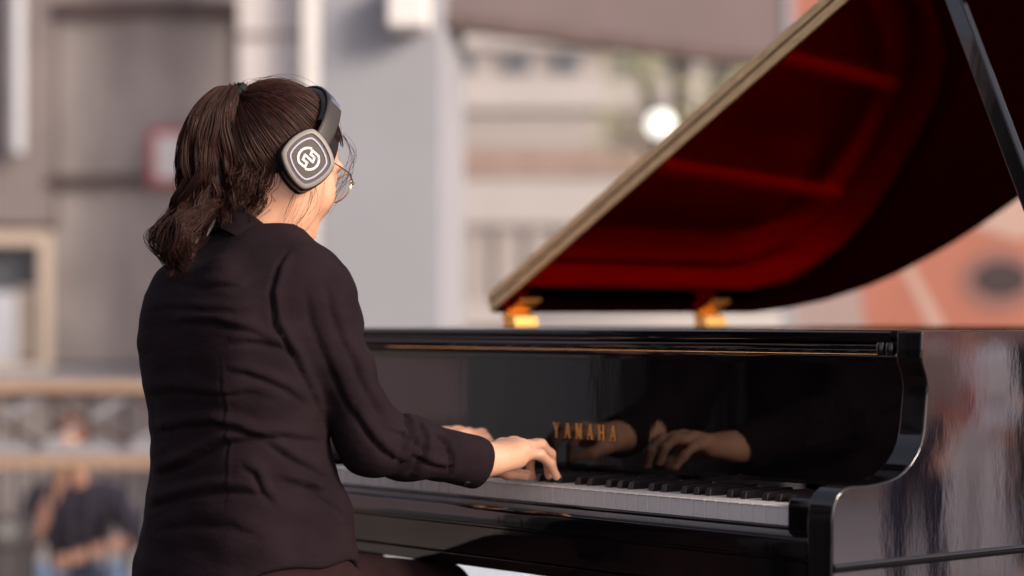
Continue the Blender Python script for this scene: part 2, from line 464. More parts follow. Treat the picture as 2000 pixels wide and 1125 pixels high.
# grey column with a white lamp box
CY = 11.0
col = empty('column', (at(742, 0, CY).x, CY, GZ)); tag(col, 'thick smooth grey-blue column standing behind the piano', 'column')
cx0, cx1 = at(624, 0, CY).x - col.location.x, at(862, 0, CY).x - col.location.x
MB().prism([(cx0, 0), (cx1, 0), (cx1 + .10, .6), (cx0 + .06, .6)], 'z', .0, 4.2).build('shaft', M['column'], col, bevel=.012)
MB().box((cx0 - .03, -.03, 0), (cx1 + .03, .66, .12)).build('base', M['rail_grey'], col, bevel=.01)
lb = empty('wall_lamp', at(796, 54, CY - .1)); tag(lb, 'white box lamp mounted high on the front of the grey-blue column', 'lamp')
lo, hi = pxbox(756, -40, 838, 54, CY - .16, .158, lb, .04)
MB().box(lo, hi).build('housing', M['white_paint'], lb, bevel=.02, seg=3)
MB().box((lo[0] + .03, lo[1] + .03, lo[2] - .012), (hi[0] - .03, hi[1] - .03, lo[2] - .001)).build('diffuser', M['pale_wall'], lb)

# canopy beam running away from the column
bm = empty('canopy_beam', at(866, 30, CY + .1)); tag(bm, 'long dark mauve canopy beam running back from the top of the column', 'beam')
p0, p1 = Vector((0, 0, 0)), at(1560, 101, CY * 1.19) - bm.location
dirb = Vector((p1.x, p1.y, 0)).normalized(); nb = Vector((-dirb.y, dirb.x, 0))
a = p0; b = dirb * 6.5
V = [tuple(q + nb * s + Vector((0, 0, z))) for q in (a, b) for s in (0, .45) for z in (0, .62)]
MB().add(V, [(0, 1, 3, 2), (4, 6, 7, 5), (0, 4, 5, 1), (2, 3, 7, 6), (0, 2, 6, 4), (1, 5, 7, 3)]).build('girder', M['beam'], bm, bevel=.015)
V = [tuple(q + nb * s + Vector((0, 0, z))) for q in (a, b) for s in (-.03, .02) for z in (-.055, -.002)]
MB().add(V, [(0, 1, 3, 2), (4, 6, 7, 5), (0, 4, 5, 1), (2, 3, 7, 6), (0, 2, 6, 4), (1, 5, 7, 3)]).build('trim', M['seam'], bm)

# far facade
FY = 30.0
far = empty('far_building', (at(1200, 0, FY).x, FY, GZ)); tag(far, 'pale office building with banded floors seen far behind the lid', 'building')
MB().box(*pxbox(700, -400, 2300, 730, FY, 4, far)).build('wall', M['far_wall'], far)
for y0, y1, m, f in ((52, 96, 'far_pale', .12), (150, 215, 'far_pale', .10), (292, 345, 'far_brick', .08), (350, 440, 'far_pale', .10), (590, 640, 'far_pale', .14)):
    MB().box(*pxbox(700, y0, 2300, y1, FY, -.002, far, f)).build('floor_band', M[m], far)
for x in (900, 1010, 1105, 1235, 1330, 1425):
    f = MB().box(*pxbox(x - 34, 104, x + 34, 146, FY, -.002, far, .03)).build('window', M['far_pale'], far)
    MB().box(*pxbox(x - 27, 108, x + 27, 142, FY, -.003, far, .05)).build('pane', M['glass'], f)
for x in range(905, 1460, 62):
    MB().box(*pxbox(x, 442, x + 10, 588, FY, -.002, far, .06)).build('pilaster', M['concrete'], far)
MB().box(*pxbox(1196, 216, 1300, 590, FY, -.002, far, .04)).build('recess_panel', M['concrete_dk'], far)

# trees
def tree(name, label, base, h, cr, n, m, seed, group=None, lean=0):
    r = random.Random(seed); t = empty(name, base); tag(t, label, 'tree', group)
    mb = MB(); pts = [(0, 0, 0), (.03 * h * r.uniform(-1, 1), 0, h * .3), (lean, .02 * h, h * .62), (lean * 1.3, 0, h * .85)]
    mb.tube(spline(pts, 10), np.linspace(.045 * h, .012 * h, 10), 9)
    cs = []
    for k in range(11):
        a = r.uniform(0, 6.28); z = h * r.uniform(.48, .95); rr = cr * r.uniform(.35, .9)
        e = Vector((lean + rr * math.cos(a), rr * math.sin(a), z)); s = Vector((lean * .7, 0, h * r.uniform(.36, .55)))
        mb.tube(spline([s, s.lerp(e, .5) + Vector((0, 0, .04 * h)), e], 6), np.linspace(.016 * h, .004 * h, 6), 6); cs.append(e)
    mb.build('trunk', M['bark'], t)
    V = []; F = []
    for k in range(n):
        c = cs[r.randrange(len(cs))]; d = Vector((r.gauss(0, 1), r.gauss(0, 1), r.gauss(0, .8))); d = d / max(d.length, .01) * cr * .45 * r.random() ** .5
        p = c + d; s = .055 * cr * r.uniform(.7, 1.5); u = Vector((r.gauss(0, 1), r.gauss(0, 1), r.gauss(0, .6))).normalized(); w_ = u.orthogonal().normalized()
        i = len(V); V += [p - u * s, p + w_ * s * .5, p + u * s, p - w_ * s * .5]; F.append((i, i + 1, i + 2, i + 3))
    MB().add(V, F).build('crown', M[m], t, smooth=False)
    return t
tree('tree', 'bright yellow-green leafy tree in front of the pale office building', (at(1330, 0, 25).x, 25.0, GZ), 5.6, 1.0, 750, 'foliage', 3)

# glowing globe on a post, added for a bright spot of unknown source
lp = empty('bright_spot_globe', (at(1290, 0, 21).x, 21.0, GZ)); tag(lp, 'glowing white globe on a post, added for a bright spot beside the lid edge', 'lamp')
zc = at(0, 243, 21).z - GZ
MB().lathe([(.10, 0), (.10, .3), (.045, .36), (.04, zc - .18), (.07, zc - .15), (.07, zc - .115)], (0, 0, 0), 16).build('post', M['iron'], lp)
MB().lathe([(.0 + .12 * math.sin(t) + .001, zc - .12 * math.cos(t)) for t in np.linspace(.15, math.pi, 14)], (0, 0, 0), 24).build('globe', M['globe'], lp)

# white garden wall behind the piano
gw = empty('low_wall', (at(1250, 0, 16).x, 16, GZ)); tag(gw, 'low white wall showing between the piano rim and the lid', 'wall')
MB().box(*pxbox(1000, 604, 1597, 1150, 16, .25, gw)).build('panel', M['white_paint'], gw, bevel=.01)
MB().box(*pxbox(990, 596, 1603, 603, 16, .28, gw, .03)).build('coping', M['pale_wall'], gw, bevel=.01)

# banner with a big printed guitar
NY = 13.0
bn = empty('banner', (at(1850, 0, NY).x, NY, GZ)); tag(bn, 'large orange banner printed with an acoustic guitar behind the piano tail', 'banner')
MB().box(*pxbox(1545, -420, 2500, 1130, NY, .03, bn)).build('sheet', M['banner'], bn)
for sx in (1540, 2505):
    lo, hi = pxbox(sx - 9, -440, sx + 9, 0, NY, .05, bn, .03); MB().box((lo[0], lo[1], 0), hi).build('pole', M['rail_grey'], bn, bevel=.005)
def disc(cx, cy, rx, ry, f, name, m, r0=0.0, par=bn):
    V = []; n = 48; L = bn.location
    for k in range(n):
        a = 2 * math.pi * k / n
        for s in ((1, r0) if r0 else (1,)):
            p = at(cx + rx * s * math.cos(a), cy + ry * s * math.sin(a), NY); V.append((p.x - L.x, -f, p.z - L.z))
    if r0: F = [(2 * k, 2 * k + 1, (2 * k + 3) % (2 * n), (2 * k + 2) % (2 * n)) for k in range(n)]
    else: F = [tuple(range(n))]
    return MB().add(V, F).build(name, M[m], par, smooth=False)
def quad(p, f, name, m):
    L = bn.location; V = [(q.x - L.x, -f, q.z - L.z) for q in (at(x, y, NY) for x, y in p)]
    return MB().add(V, [tuple(range(len(V)))]).build(name, M[m], bn, smooth=False)
disc(1950, 548, 78, 62, .004, 'printed_rosette', 'banner_rose')
disc(1955, 545, 52, 34, .008, 'printed_sound_hole', 'banner_dark')
quad([(1735, 470), (1755, 470), (1880, 700), (1845, 700)], .004, 'printed_binding', 'banner_pale')
quad([(1548, 470), (1665, 470), (1700, 700), (1548, 700)], .004, 'printed_neck', 'banner_neck')
quad([(1860, 430), (2300, 180), (2300, 330), (1990, 470)], .004, 'printed_highlight', 'banner_pale')

# --- railing
RY = 9.6
rl = empty('railing', (at(120, 0, RY).x, RY, GZ)); tag(rl, 'railing with wooden rails, crossed braces and thin black bars beside the pianist', 'railing')
def rbox(x0, y0, x1, y1, dep, name, m, f=0.0, bv=.004):
    lo, hi = pxbox(x0, y0, x1, y1, RY, dep, rl, f); return MB().box(lo, hi).build(name, M[m], rl, bevel=bv)
rbox(-300, 742, 640, 766, .10, 'top_rail', 'rail_wood', .05)
rbox(-300, 767, 640, 773, .03, 'rail_strip', 'brown_iron', .0)
rbox(-300, 866, 640, 886, .05, 'middle_bar', 'rail_grey', .02)
rbox(-300, 888, 640, 914, .09, 'lower_rail', 'rail_wood', .045)
L = rl.location
for k in range(-3, 4):
    xa = 88 + 172 * k
    for (p, q, dy, m) in (((xa, 772), (xa + 172, 868), -.030, 'brown_iron'), ((xa, 868), (xa + 172, 772), -.004, 'rail_grey')):
        a, b = at(*p, RY) - L, at(*q, RY) - L; a.y = b.y = dy
        MB().bar(a, b, .026, .020).build('cross_brace', M[m], rl)
for k in range(27):
    x = -290 + 35.5 * k; p = at(x, 772, RY) - L
    MB().box((p.x - .008, .018, .0), (p.x + .008, .030, p.z if k % 2 else (at(0, 890, RY) - L).z)).build('baluster', M['iron'], rl)

# --- people elsewhere
def figure(root, J, shirt_m, leg_m, hair_m, h=.013, long_hair=False, sleeve=True):
    """one continuous body with clothes over it; J holds joints in metres"""
    Jn = {k: np.array(v, np.float32) for k, v in J.items()}
    up = (Jn['neck'] - Jn['hip']); up /= np.linalg.norm(up)
    shl = (Jn['sr'] - Jn['sl']); shl /= np.linalg.norm(shl)
    fwd = np.cross(up, shl); face = Jn.get('face', fwd); face = face / np.linalg.norm(face)
    def tors(P, g=0.0):
        m = Jn['hip'] * .5 + Jn['neck'] * .5
        d = smin(cone(P, Jn['hip'] + shl * .07, Jn['hip'] - shl * .07, .105 + g, .105 + g), cone(P, m + shl * .045, m - shl * .045, .100 + g, .100 + g), .08)
        c = Jn['hip'] * .22 + Jn['neck'] * .78
        return smin(d, cone(P, c + shl * .10, c - shl * .10, .088 + g, .088 + g), .10)
    def arms(P, g=0.0, lower=True):
        d = None
        for s in 'lr':
            c = cone(P, Jn['s' + s], Jn['e' + s], .050 + g, .040 + g)
            if lower: c = smin(c, cone(P, Jn['e' + s], Jn['w' + s], .038 + g, .026 + g), .02)
            d = c if d is None else np.minimum(d, c)
        return d
    def legs(P, g=0.0):
        d = None
        for s in 'lr':
            hj = Jn['hip'] + (shl if s == 'r' else -shl) * .085
            c = smin(cone(P, hj, Jn['k' + s], .088 + g, .058 + g), cone(P, Jn['k' + s], Jn['a' + s], .056 + g, .038 + g), .02)
            d = c if d is None else smin(d, c, .02)
        return d
    hc = Jn['head']
    def body(P):
        side = np.cross(face, up)
        d = ell(P, hc, (.078, .092, .108) if abs(face[1]) > .5 else (.092, .078, .108))
        d = smin(d, ell(P, hc + face * .035 - up * .065, (.058, .058, .062)), .04)
        d = smin(d, cone(P, hc + face * .085 - up * .010, hc + face * .108 - up * .042, .009, .012), .015)
        for s in (1, -1): d = smin(d, ell(P, hc + side * .082 * s - up * .02, (.02, .02, .032)), .01)
        d = smin(d, cone(P, Jn['neck'], hc - up * .05, .056, .052), .03)
        d = smin(d, tors(P), .05); d = smin(d, arms(P), .04); d = smin(d, legs(P), .04)
        for s in 'lr':
            w, e = Jn['w' + s], Jn['e' + s]; dr = (w - e) / np.linalg.norm(w - e)
            d = smin(d, cone(P, w, w + dr * .075, .026, .034), .02)
            sd = np.cross(dr, up); sd = sd / (np.linalg.norm(sd) + 1e-6)
            for q in range(4): d = smin(d, cone(P, w + dr * .08 + sd * (q - 1.5) * .018, w + dr * (.165 - .012 * abs(q - 1.4)) + sd * (q - 1.5) * .020, .0105, .008), .008)
            d = smin(d, cone(P, w + dr * .03 - sd * .03, w + dr * .09 - sd * .055, .012, .010), .01)
            a = Jn['a' + s]; d = smin(d, cone(P, a - v3(0, 0, .04), a + fwd * .15 - v3(0, 0, .055), .042, .032), .03)
        return d
    A = np.array([v for k, v in Jn.items() if k != 'face']); lo, hi = A.min(0) - .27, A.max(0) + .27
    mesh_np('body', *sdf_mesh(body, lo, hi, h, 1), M['skin_far'], root)
    V_, Q_ = sdf_mesh(lambda P: smin(tors(P, .014), arms(P, .014, sleeve), .04), lo, hi, h, 1)
    N_ = vnormals_(V_, Q_); V_ = V_ + N_ * (.005 * np.sin(V_ @ v3(31, 22, 40)) * np.sin(V_ @ v3(-18, 35, 27)))[:, None]
    mesh_np('shirt', V_, Q_, M[shirt_m], root)
    hipz = Jn['hip']
    mesh_np('trousers', *sdf_mesh(lambda P: smin(legs(P, .012), cone(P, hipz + shl * .075, hipz - shl * .075, .112, .112), .05), lo, hi, h, 1), M[leg_m], root)
    def hr(P):
        d = ell(P, hc + up * .008, (.092, .104, .118) if abs(face[1]) > .5 else (.104, .092, .118))
        d = smax(d, (P - hc) @ face - .045 - .4 * np.clip((P - hc) @ up, 0, .1), .015)
        d = smax(d, -((P - hc) @ up) - (.18 if long_hair else .055), .015)
        return d
    mesh_np('hair', *sdf_mesh(hr, hc - .2, hc + .2, h * .7, 1), M[hair_m], root)
def vnormals_(V, Q): return vnormals(V, Q)
M['hair_far'] = mat('dark_hair', (0.02, 0.012, 0.01), rough=.5, bump=.003, bscale=60)
M['hair_fair'] = mat('reddish_hair', (0.16, 0.06, 0.03), rough=.5, bump=.003, bscale=60)

SY = 10.35
sp = empty('person', (at(150, 0, SY).x, SY, GZ))
tag(sp, 'seated person in a dark shirt and jeans leaning on one hand behind the railing', 'person')
def J_(x, y, dy=0.0):
    p = at(x, y, SY + dy); return (p.x - sp.location.x, dy, p.z - GZ)
figure(sp, dict(hip=J_(150, 1150, .14), neck=J_(152, 930, .06), head=J_(136, 866, -.02), sl=J_(232, 975, .04), sr=J_(72, 978, .04), el=J_(262, 1052, -.12), wl=J_(150, 1088, -.29),
               er=J_(58, 1066, -.18), wr=J_(116, 940, -.16), kl=J_(225, 1130, -.40), kr=J_(80, 1130, -.40), al=J_(215, 1270, -.38), ar=J_(90, 1270, -.38), face=(-.15, -1, -.1)), 'cloth_navy', 'jeans', 'hair_fair', sleeve=False)
ch = empty('chair', (at(150, 0, SY).x, SY + .14, GZ)); tag(ch, 'plain grey chair under the seated person behind the railing', 'chair')
MB().box((-.22, -.23, .33), (.22, .20, .36)).build('seat', M['rail_grey'], ch, bevel=.008)
MB().box((-.21, .205, .42), (.21, .225, .74)).build('backrest', M['rail_grey'], ch, bevel=.008)
for sx in (-.19, .19):
    for sy in (-.20, .18): MB().tube([(sx, sy, 0), (sx, sy, .33)], .014, 8).build('leg', M['iron'], ch)
    MB().tube([(sx, .19, .36), (sx, .215, .72)], .012, 8).build('back_post', M['iron'], ch)

# dark bin at the far left, pale blue crate beyond the piano
bi = empty('litter_bin', (at(-15, 0, 8.6).x, 8.6, GZ)); tag(bi, 'black litter bin standing in front of the railing', 'bin')
MB().lathe([(.13, 0), (.145, .05), (.15, .72), (.165, .74), (.165, at(0, 1012, 8.6).z - GZ - .03), (.15, at(0, 1012, 8.6).z - GZ), (.12, at(0, 1012, 8.6).z - GZ)], (0, 0, 0), 24).build('drum', M['iron'], bi)
cr = empty('plastic_crate', (at(955, 0, 10.5).x, 10.5, GZ)); tag(cr, 'pale blue plastic crate seen under the keyboard of the piano', 'crate')
hz = at(0, 1060, 10.5).z - GZ
mb = MB()
for k in range(4):
    z0 = hz * k / 4; mb.box((-.21, -.16, z0 + .004), (.21, .16, z0 + hz / 4 - .004))
mb.build('shell', M['pale_blue'], cr, bevel=.02)
MB().box((-.235, -.18, hz), (.235, .18, hz + .03)).build('lid', M['white_paint'], cr, bevel=.012)

# --- what the polished case mirrors: people and a building in the plaza to the right, a facade and a table to the left
def stander(x, y, face, shirt_m, leg_m, hair_m, label, arm=0.0, long_hair=False, sleeve=True):
    r = empty('person', (x, y, GZ)); tag(r, label, 'person')
    f = Vector((face[0], face[1], 0)).normalized(); s = Vector((f.y, -f.x, 0))
    def q(a, b, z): v = s * a + f * b; return (v.x, v.y, z)
    figure(r, dict(hip=q(0, 0, .95), neck=q(0, .01, 1.43), head=q(0, .04, 1.60), sl=q(-.18, 0, 1.38), sr=q(.18, 0, 1.38), el=q(-.23, -.03, 1.09), wl=q(-.21, .10 + arm, .88 + arm), er=q(.23, -.03, 1.09), wr=q(.20, .13, .86 + arm),
                   kl=q(-.10, .03, .50), kr=q(.10, .02, .50), al=q(-.11, 0, .085), ar=q(.12, -.02, .085), face=tuple(f)), shirt_m, leg_m, hair_m, long_hair=long_hair, sleeve=sleeve)
    return r
stander(11.0, 3.50, (-1, .1), 'cloth_white', 'cloth_white', 'hair_far', 'standing person dressed all in white facing the piano', .1, True)
stander(10.3, 3.18, (-1, -.3), 'far_brick', 'cloth_navy', 'hair_fair', 'standing person in a brown top and navy trousers facing the piano', 0, False, False)
stander(11.6, 3.98, (-1, .2), 'cloth_dark', 'cloth_dark', 'hair_far', 'standing person dressed all in black facing the piano', .2, False, False)
sb = empty('shoulder_bag', (10.72, 3.43, GZ)); tag(sb, 'red shoulder bag held against the person dressed in white', 'bag')
MB().box((-.05, -.10, .98), (.05, .08, 1.20)).build('pouch', M['red_cloth'], sb, bevel=.03, seg=4)
MB().tube(spline([(0, -.09, 1.19), (.08, -.12, 1.35), (.16, -.05, 1.46), (.10, .06, 1.36), (0, .07, 1.19)], 24), .009, 8).build('strap', M['red_cloth'], sb)
rb = empty('plaza_building', (17.5, 4, GZ)); tag(rb, 'pinkish rendered building across the plaza mirrored in the side of the piano', 'building')
MB().box((0, -9, 0), (4, 12, 6.0)).build('wall', M['pink_wall'], rb)
for y in (-5, -2.6, -.2, 2.2, 4.6, 7):
    f = MB().box((-.05, y - .6, 1.6), (.0, y + .6, 3.3)).build('window', M['cream'], rb); MB().box((-.07, y - .5, 1.7), (-.052, y + .5, 3.2)).build('pane', M['glass'], f)
MB().box((-.04, -9, 0), (0, 12, .5)).build('plinth', M['far_brick'], rb)
lbld = empty('grey_building', (-12.5, 6, GZ)); tag(lbld, 'grey rendered building across the plaza mirrored in the keyboard front', 'building')
MB().box((-4, -8, 0), (0, 10, 6.0)).build('wall', M['mauve_wall'], lbld)
MB().box((0, -8, 0), (.04, 10, .9)).build('plinth', M['concrete_dk'], lbld)
tb = empty('round_table', (-6.6, 4.55, 0.0 + GZ)); tag(tb, 'round table under a white cloth mirrored in the keyboard front', 'table')
prof = []
mb = MB(); V = []; F = []; n = 72
for r, z, wv_ in ((.0, 1.33, 0), (.45, 1.33, 0), (.56, 1.32, 0), (.585, 1.28, .004), (.60, 1.0, .022), (.62, .75, .035)):
    for k in range(n):
        a = 2 * math.pi * k / n; rr = max(.001, r + wv_ * math.sin(11 * a)); V.append((rr * math.cos(a), rr * math.sin(a), z))
for j in range(5):
    for k in range(n): F.append((j * n + k, (j + 1) * n + k, (j + 1) * n + (k + 1) % n, j * n + (k + 1) % n))
mb.add(V, F).build('cloth', M['cloth_white'], tb)
MB().lathe([(.28, 0), (.28, .03), (.05, .06), (.05, 1.30), (.4, 1.31)], (0, 0, 0), 20).build('pedestal', M['iron'], tb)

# black drape added out of view at the bass side to darken the reflections
cu = empty('added_dark_drape', (-4.3, 2.2, 0)); tag(cu, 'unseen black pleated drape on a frame, added at the bass side to darken reflections', 'curtain')
V = []; F = []; n = 120
for k in range(n + 1):
    y = -2.2 + 4.15 * k / n; x = .05 * math.sin(k * .9) + .02 * math.sin(k * 2.3)
    V += [(x, y, .03), (x * .8, y, 2.9)]
for k in range(n): F.append((2 * k, 2 * k + 2, 2 * k + 3, 2 * k + 1))
o = MB().add(V, F).build('drape', M['cloth_dark'], cu); md = o.modifiers.new('thick', 'SOLIDIFY'); md.thickness = .004
fr_ = MB().tube([(0, -2.25, 0), (0, -2.25, 2.95)], .025, 10); fr_.tube([(0, 2.0, 0), (0, 2.0, 2.95)], .025, 10); fr_.tube([(0, -2.3, 2.95), (0, 2.05, 2.95)], .025, 10)
fr_.build('frame', M['iron'], cu)

# ------------------------------------------------------------------ grand piano (local axes: x bass->treble, y away from the player, z up)
TH = math.radians(49.8)
PORG = Vector((0.3838, 3.108, 0.0))               # floor point below the treble end of the key fronts
piano = empty('grand_piano', PORG, -TH)
tag(piano, 'glossy black grand piano with raised lid and gold lettering above its keys', 'piano')
UL, UR = -1.358, 0.130                             # outer faces of the case
ZT = 0.978                                         # rim top
LK = M['lacquer']
# outline of the lid / bent side as (q from the hinge line, v)
OUT = [(0, .591), (0, 1.0), (0, 1.346), (.022, 1.44), (.062, 1.53), (.127, 1.609), (.175, 1.643), (.221, 1.664), (.275, 1.683), (.331, 1.698), (.40, 1.707), (.458, 1.711), (.531, 1.712),
       (.60, 1.703), (.67, 1.672), (.74, 1.61), (.80, 1.535), (.86, 1.45), (.92, 1.365), (.98, 1.285), (1.05, 1.20), (1.12, 1.13), (1.20, 1.065),
       (1.28, 1.01), (1.35, .955), (1.41, .90), (1.45, .84), (1.475, .78), (1.488, .71), (1.488, .591)]

def inset(poly, d):
    n = len(poly); out = []
    for i in range(n):
        p0, p1, p2 = Vector(poly[i - 1]), Vector(poly[i]), Vector(poly[(i + 1) % n])
        a, b = (p1 - p0).normalized(), (p2 - p1).normalized()
        t = (a + b)
        t = t.normalized() if t.length > 1e-6 else a
        nrm = Vector((t.y, -t.x)); c = max(0.4, abs(nrm.dot(Vector((a.y, -a.x)))))
        out.append(tuple(p1 + nrm * d / c))
    return out

# rim: a wall following the outline from the straight treble side round the tail to the bass spine and forward
rim_line = [(UR, .74)] + [(UL + q, v) for q, v in OUT[::-1][2:-1]] + [(UL, .591), (UL, .124)]
inn = []
for i, p in enumerate(rim_line):
    a = Vector(rim_line[max(0, i - 1)]); b = Vector(rim_line[min(len(rim_line) - 1, i + 1)]); t = (b - a).normalized()
    inn.append((p[0] - t.y * 0.042, p[1] + t.x * 0.042))
mb = MB(); V = []; F = []
n = len(rim_line)
for (x, y) in rim_line: V += [(x, y, .60), (x, y, ZT)]
for (x, y) in inn: V += [(x, y, .60), (x, y, ZT)]
for i in range(n - 1):
    a, b, c, d = 2 * i, 2 * i + 2, 2 * n + 2 * i, 2 * n + 2 * i + 2
    F += [(a, b, b + 1, a + 1), (c + 1, d + 1, d, c), (a + 1, b + 1, d + 1, c + 1), (a, c, d, b)]
F += [(0, 1, 2 * n + 1, 2 * n), (2 * n - 2, 4 * n - 2, 4 * n - 1, 2 * n - 1)]
mb.add(V, F).build('rim', LK, piano, bevel=.0015)

V = []; F = []
inn2 = []
for i, p in enumerate(rim_line):
    a = Vector(rim_line[max(0, i - 1)]); b = Vector(rim_line[min(len(rim_line) - 1, i + 1)]); t = (b - a).normalized()
    inn2.append([(p[0] - t.y * k, p[1] + t.x * k) for k in (.0424, .0440)])
for p in inn2:
    for (x, y) in p: V += [(x, y, .818), (x, y, ZT - .012)]
for i in range(n - 1):
    o = 4 * i
    F += [(o + 2, o + 6, o + 7, o + 3)[::-1], (o + 1, o + 5, o + 7, o + 3), (o, o + 4, o + 5, o + 1)]
MB().add(V, F).build('inner_rim', M['inner_veneer'], piano, sharp=40)

# arms: S-curved cheek profile in the (v, z) plane
def arm_prof(v_end):
    key = [(-.0602, .603), (-.0602, .7264), (-.057, .7470), (-.0490, .7612), (-.0370, .7690), (-.0230, .7722), (-.006, .7722), (.0124, .7722), (.035, .7738), (.055, .7765), (.0712, .7808),
           (.087, .7880), (.1011, .7980), (.1130, .8100), (.1216, .8238), (.1273, .842), (.1303, .8629), (.1330, .884), (.1345, .9021), (.1310, .9170), (.1235, .9333), (.1215, .942), (.1225, .955), (.1238, ZT)]
    return key + [(v_end, ZT), (v_end, .603)]
mb = MB().prism(arm_prof(.738), 'x', .085, UR)
mb.build('arm', LK, piano, bevel=.0035, seg=3, sharp=30)
# added metal mirror sheet on the arm's outer face brightens the treble side's reflections
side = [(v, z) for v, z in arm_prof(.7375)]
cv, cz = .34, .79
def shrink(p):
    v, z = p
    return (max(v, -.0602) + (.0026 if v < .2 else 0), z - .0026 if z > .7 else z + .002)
MB().prism([shrink(p) for p in side], 'x', UR + .0001, UR + .0006).build('added_side_mirror', M['side_mirror'], piano, sharp=30)
mb = MB().prism(arm_prof(.123), 'x', UL, UL + .045)
mb.build('arm', LK, piano, bevel=.0035, seg=3, sharp=30)
# lower mouldings
mb = MB().prism([(UR + .0008, .6585), (UR + .0035, .6605), (UR + .0045, .6650), (UR + .0035, .6695), (UR + .0008, .671)], 'y', -.0585, .738)
mb.build('moulding', LK, piano, sharp=60)
# key bed and underside
mb = MB().box((UL + .0455, -.055, .604), (.0845, .52, .622))
mb.box((UL + .0465, -.006, .6225), (.0835, .50, .7080))
mb.build('keybed', LK, piano, bevel=.002)
sl = [(-.0590, .6235), (-.0600, .6255), (-.0600, .6680), (-.0570, .6700), (-.0570, .6725), (-.0600, .6745), (-.0600, .6930), (-.0580, .6985), (-.054, .7005), (-.0125, .7045), (-.012, .6985), (-.012, .6235)]
MB().prism(sl, 'x', UL + .0458, .0842).build('key_slip', LK, piano, sharp=25)
# key blocks
for u0, u1 in ((.0035, .0838), (UL + .0462, -1.2305)):
    pr = [(-.010, .6992), (-.010, .738), (-.004, .7475), (.006, .7520), (.146, .7520), (.146, .6992)]
    MB().prism(pr, 'x', u0, u1).build('key_block', LK, piano, bevel=.003)

# keys
KW = 0.0236
NAMES = 'ABCDEFG'
def white_key(i):
    u1 = -KW * i - .0004; u0 = -KW * (i + 1) + .0004
    b = MB().box((u0, -.0005, .7085), (u1, .152, .7332))
    b.box((u0 - .0001, -.0018, .7330), (u1 + .0001, .152, .7350))
    return b.build('white_key', M['ivory'], piano, bevel=.0011, seg=2)
for i in range(52): white_key(i)
bp = [(.0495, .7335), (.0535, .7452), (.0570, .7470), (.0640, .7476), (.152, .7476), (.152, .7335)]
for j in range(51):                                # j counts whites from the bass
    if NAMES[j % 7] in 'ACDFG':
        off = {'A': .001, 'C': -.002, 'D': .002, 'F': -.0025, 'G': 0.0}[NAMES[j % 7]]
        c = -KW * (51 - j) + off
        V = []
        for (v, z) in bp: V.append((c - (.0058 if z < .74 else .0046), v, z))
        for (v, z) in bp: V.append((c + (.0058 if z < .74 else .0046), v, z))
        k = len(bp)
        F = [tuple(range(k)), tuple(range(k, 2 * k))[::-1]] + [(i, k + i, k + (i + 1) % k, (i + 1) % k) for i in range(k)]
        MB().add(V, F).build('black_key', M['ebony'], piano, bevel=.0009)
MB().box((-1.2295, .1525, .7365), (.003, .156, .7445)).build('name_felt', M['felt'], piano)

# fallboard with hinge strip and lettering
fb = [(.156, .7530), (.1555, .780), (.1562, .830), (.1560, .880), (.1555, .925), (.1550, .9385), (.1540, .9425), (.1520, .9440), (.158, .9440), (.185, .9440), (.185, .7530)]
fallboard = MB().prism(fb, 'x', UL + .0470, .0830).build('fallboard', LK, piano, sharp=50)
hs = [(.1405, .9462), (.1375, .9475), (.1340, .9520), (.1335, .9570), (.1360, .9600), (.1400, .9612), (.185, .9612), (.185, .9462)]
MB().prism(hs, 'x', UL + .0475, .0800).build('hinge_rail', LK, piano, sharp=50)
fr = [(.1300, .9640), (.1290, .9660), (.1290, ZT - .003), (.1320, ZT - .0005), (.30, ZT - .0005), (.30, .9640)]
MB().prism(fr, 'x', UL + .0470, .0700).build('front_rail', LK, piano, sharp=40)
MB().box((UL + .047, .1605, .9445), (.0835, .30, ZT - .0012)).build('back_board', LK, piano)
mb = MB()
for c in (.0535, .0705):
    mb.lathe([(.0002, -.009), (.0055, -.009), (.0072, -.006), (.0072, .006), (.0055, .009), (.0002, .009)], (c, .1285, .9525), 16)
mb.build('hinge_knuckle', LK, piano)

def letter(ch):
    """strokes in a unit box (0..1, 0..1), bold with thick and thin stems"""
    def st(x0, y0, x1, y1, w):
        d = Vector((x1 - x0, y1 - y0)).normalized(); nx = w / 2 / max(abs(d.y), .25) if abs(d.y) > .3 else 0
        if nx: return [(x0 - nx, y0), (x0 + nx, y0), (x1 + nx, y1), (x1 - nx, y1)]
        return [(x0, y0 - w / 2), (x1, y1 - w / 2), (x1, y1 + w / 2), (x0, y0 + w / 2)]
    def serif(x, y, w=.36, h=.07): return [(x - w / 2, y - h / 2), (x + w / 2, y - h / 2), (x + w / 2, y + h / 2), (x - w / 2, y + h / 2)]
    t, T = .13, .25
    if ch == 'Y': return [st(.13, 1, .5, .45, T), st(.87, 1, .5, .45, t), st(.5, 0, .5, .48, T), serif(.5, .03), serif(.15, .97), serif(.86, .97, .28)]
    if ch == 'A': return [st(.14, 0, .46, 1, t), st(.84, 0, .50, 1, T), st(.28, .34, .72, .34, .11), serif(.15, .03, .28), serif(.84, .03)]
    if ch == 'M': return [st(.10, 0, .12, 1, t), st(.18, 1, .5, .1, T), st(.84, 1, .5, .1, t), st(.88, 0, .87, 1, T), serif(.11, .03, .26), serif(.88, .03), serif(.12, .97, .26), serif(.87, .97)]
    if ch == 'H': return [st(.16, 0, .16, 1, T), st(.82, 0, .82, 1, T), st(.16, .5, .82, .5, .11), serif(.16, .03), serif(.82, .03), serif(.16, .97), serif(.82, .97)]
mb = MB()
lw, lh = .0150, .0245
for k, ch in enumerate('YAMAHA'):
    cx = -.664 + k * .0275
    for si, s in enumerate(letter(ch)):
        dy = .1542 - .00012 * si
        mb.prism([(cx - lw / 2 + a * lw, .799 + b * lh) for a, b in s], 'y', dy, .1568)
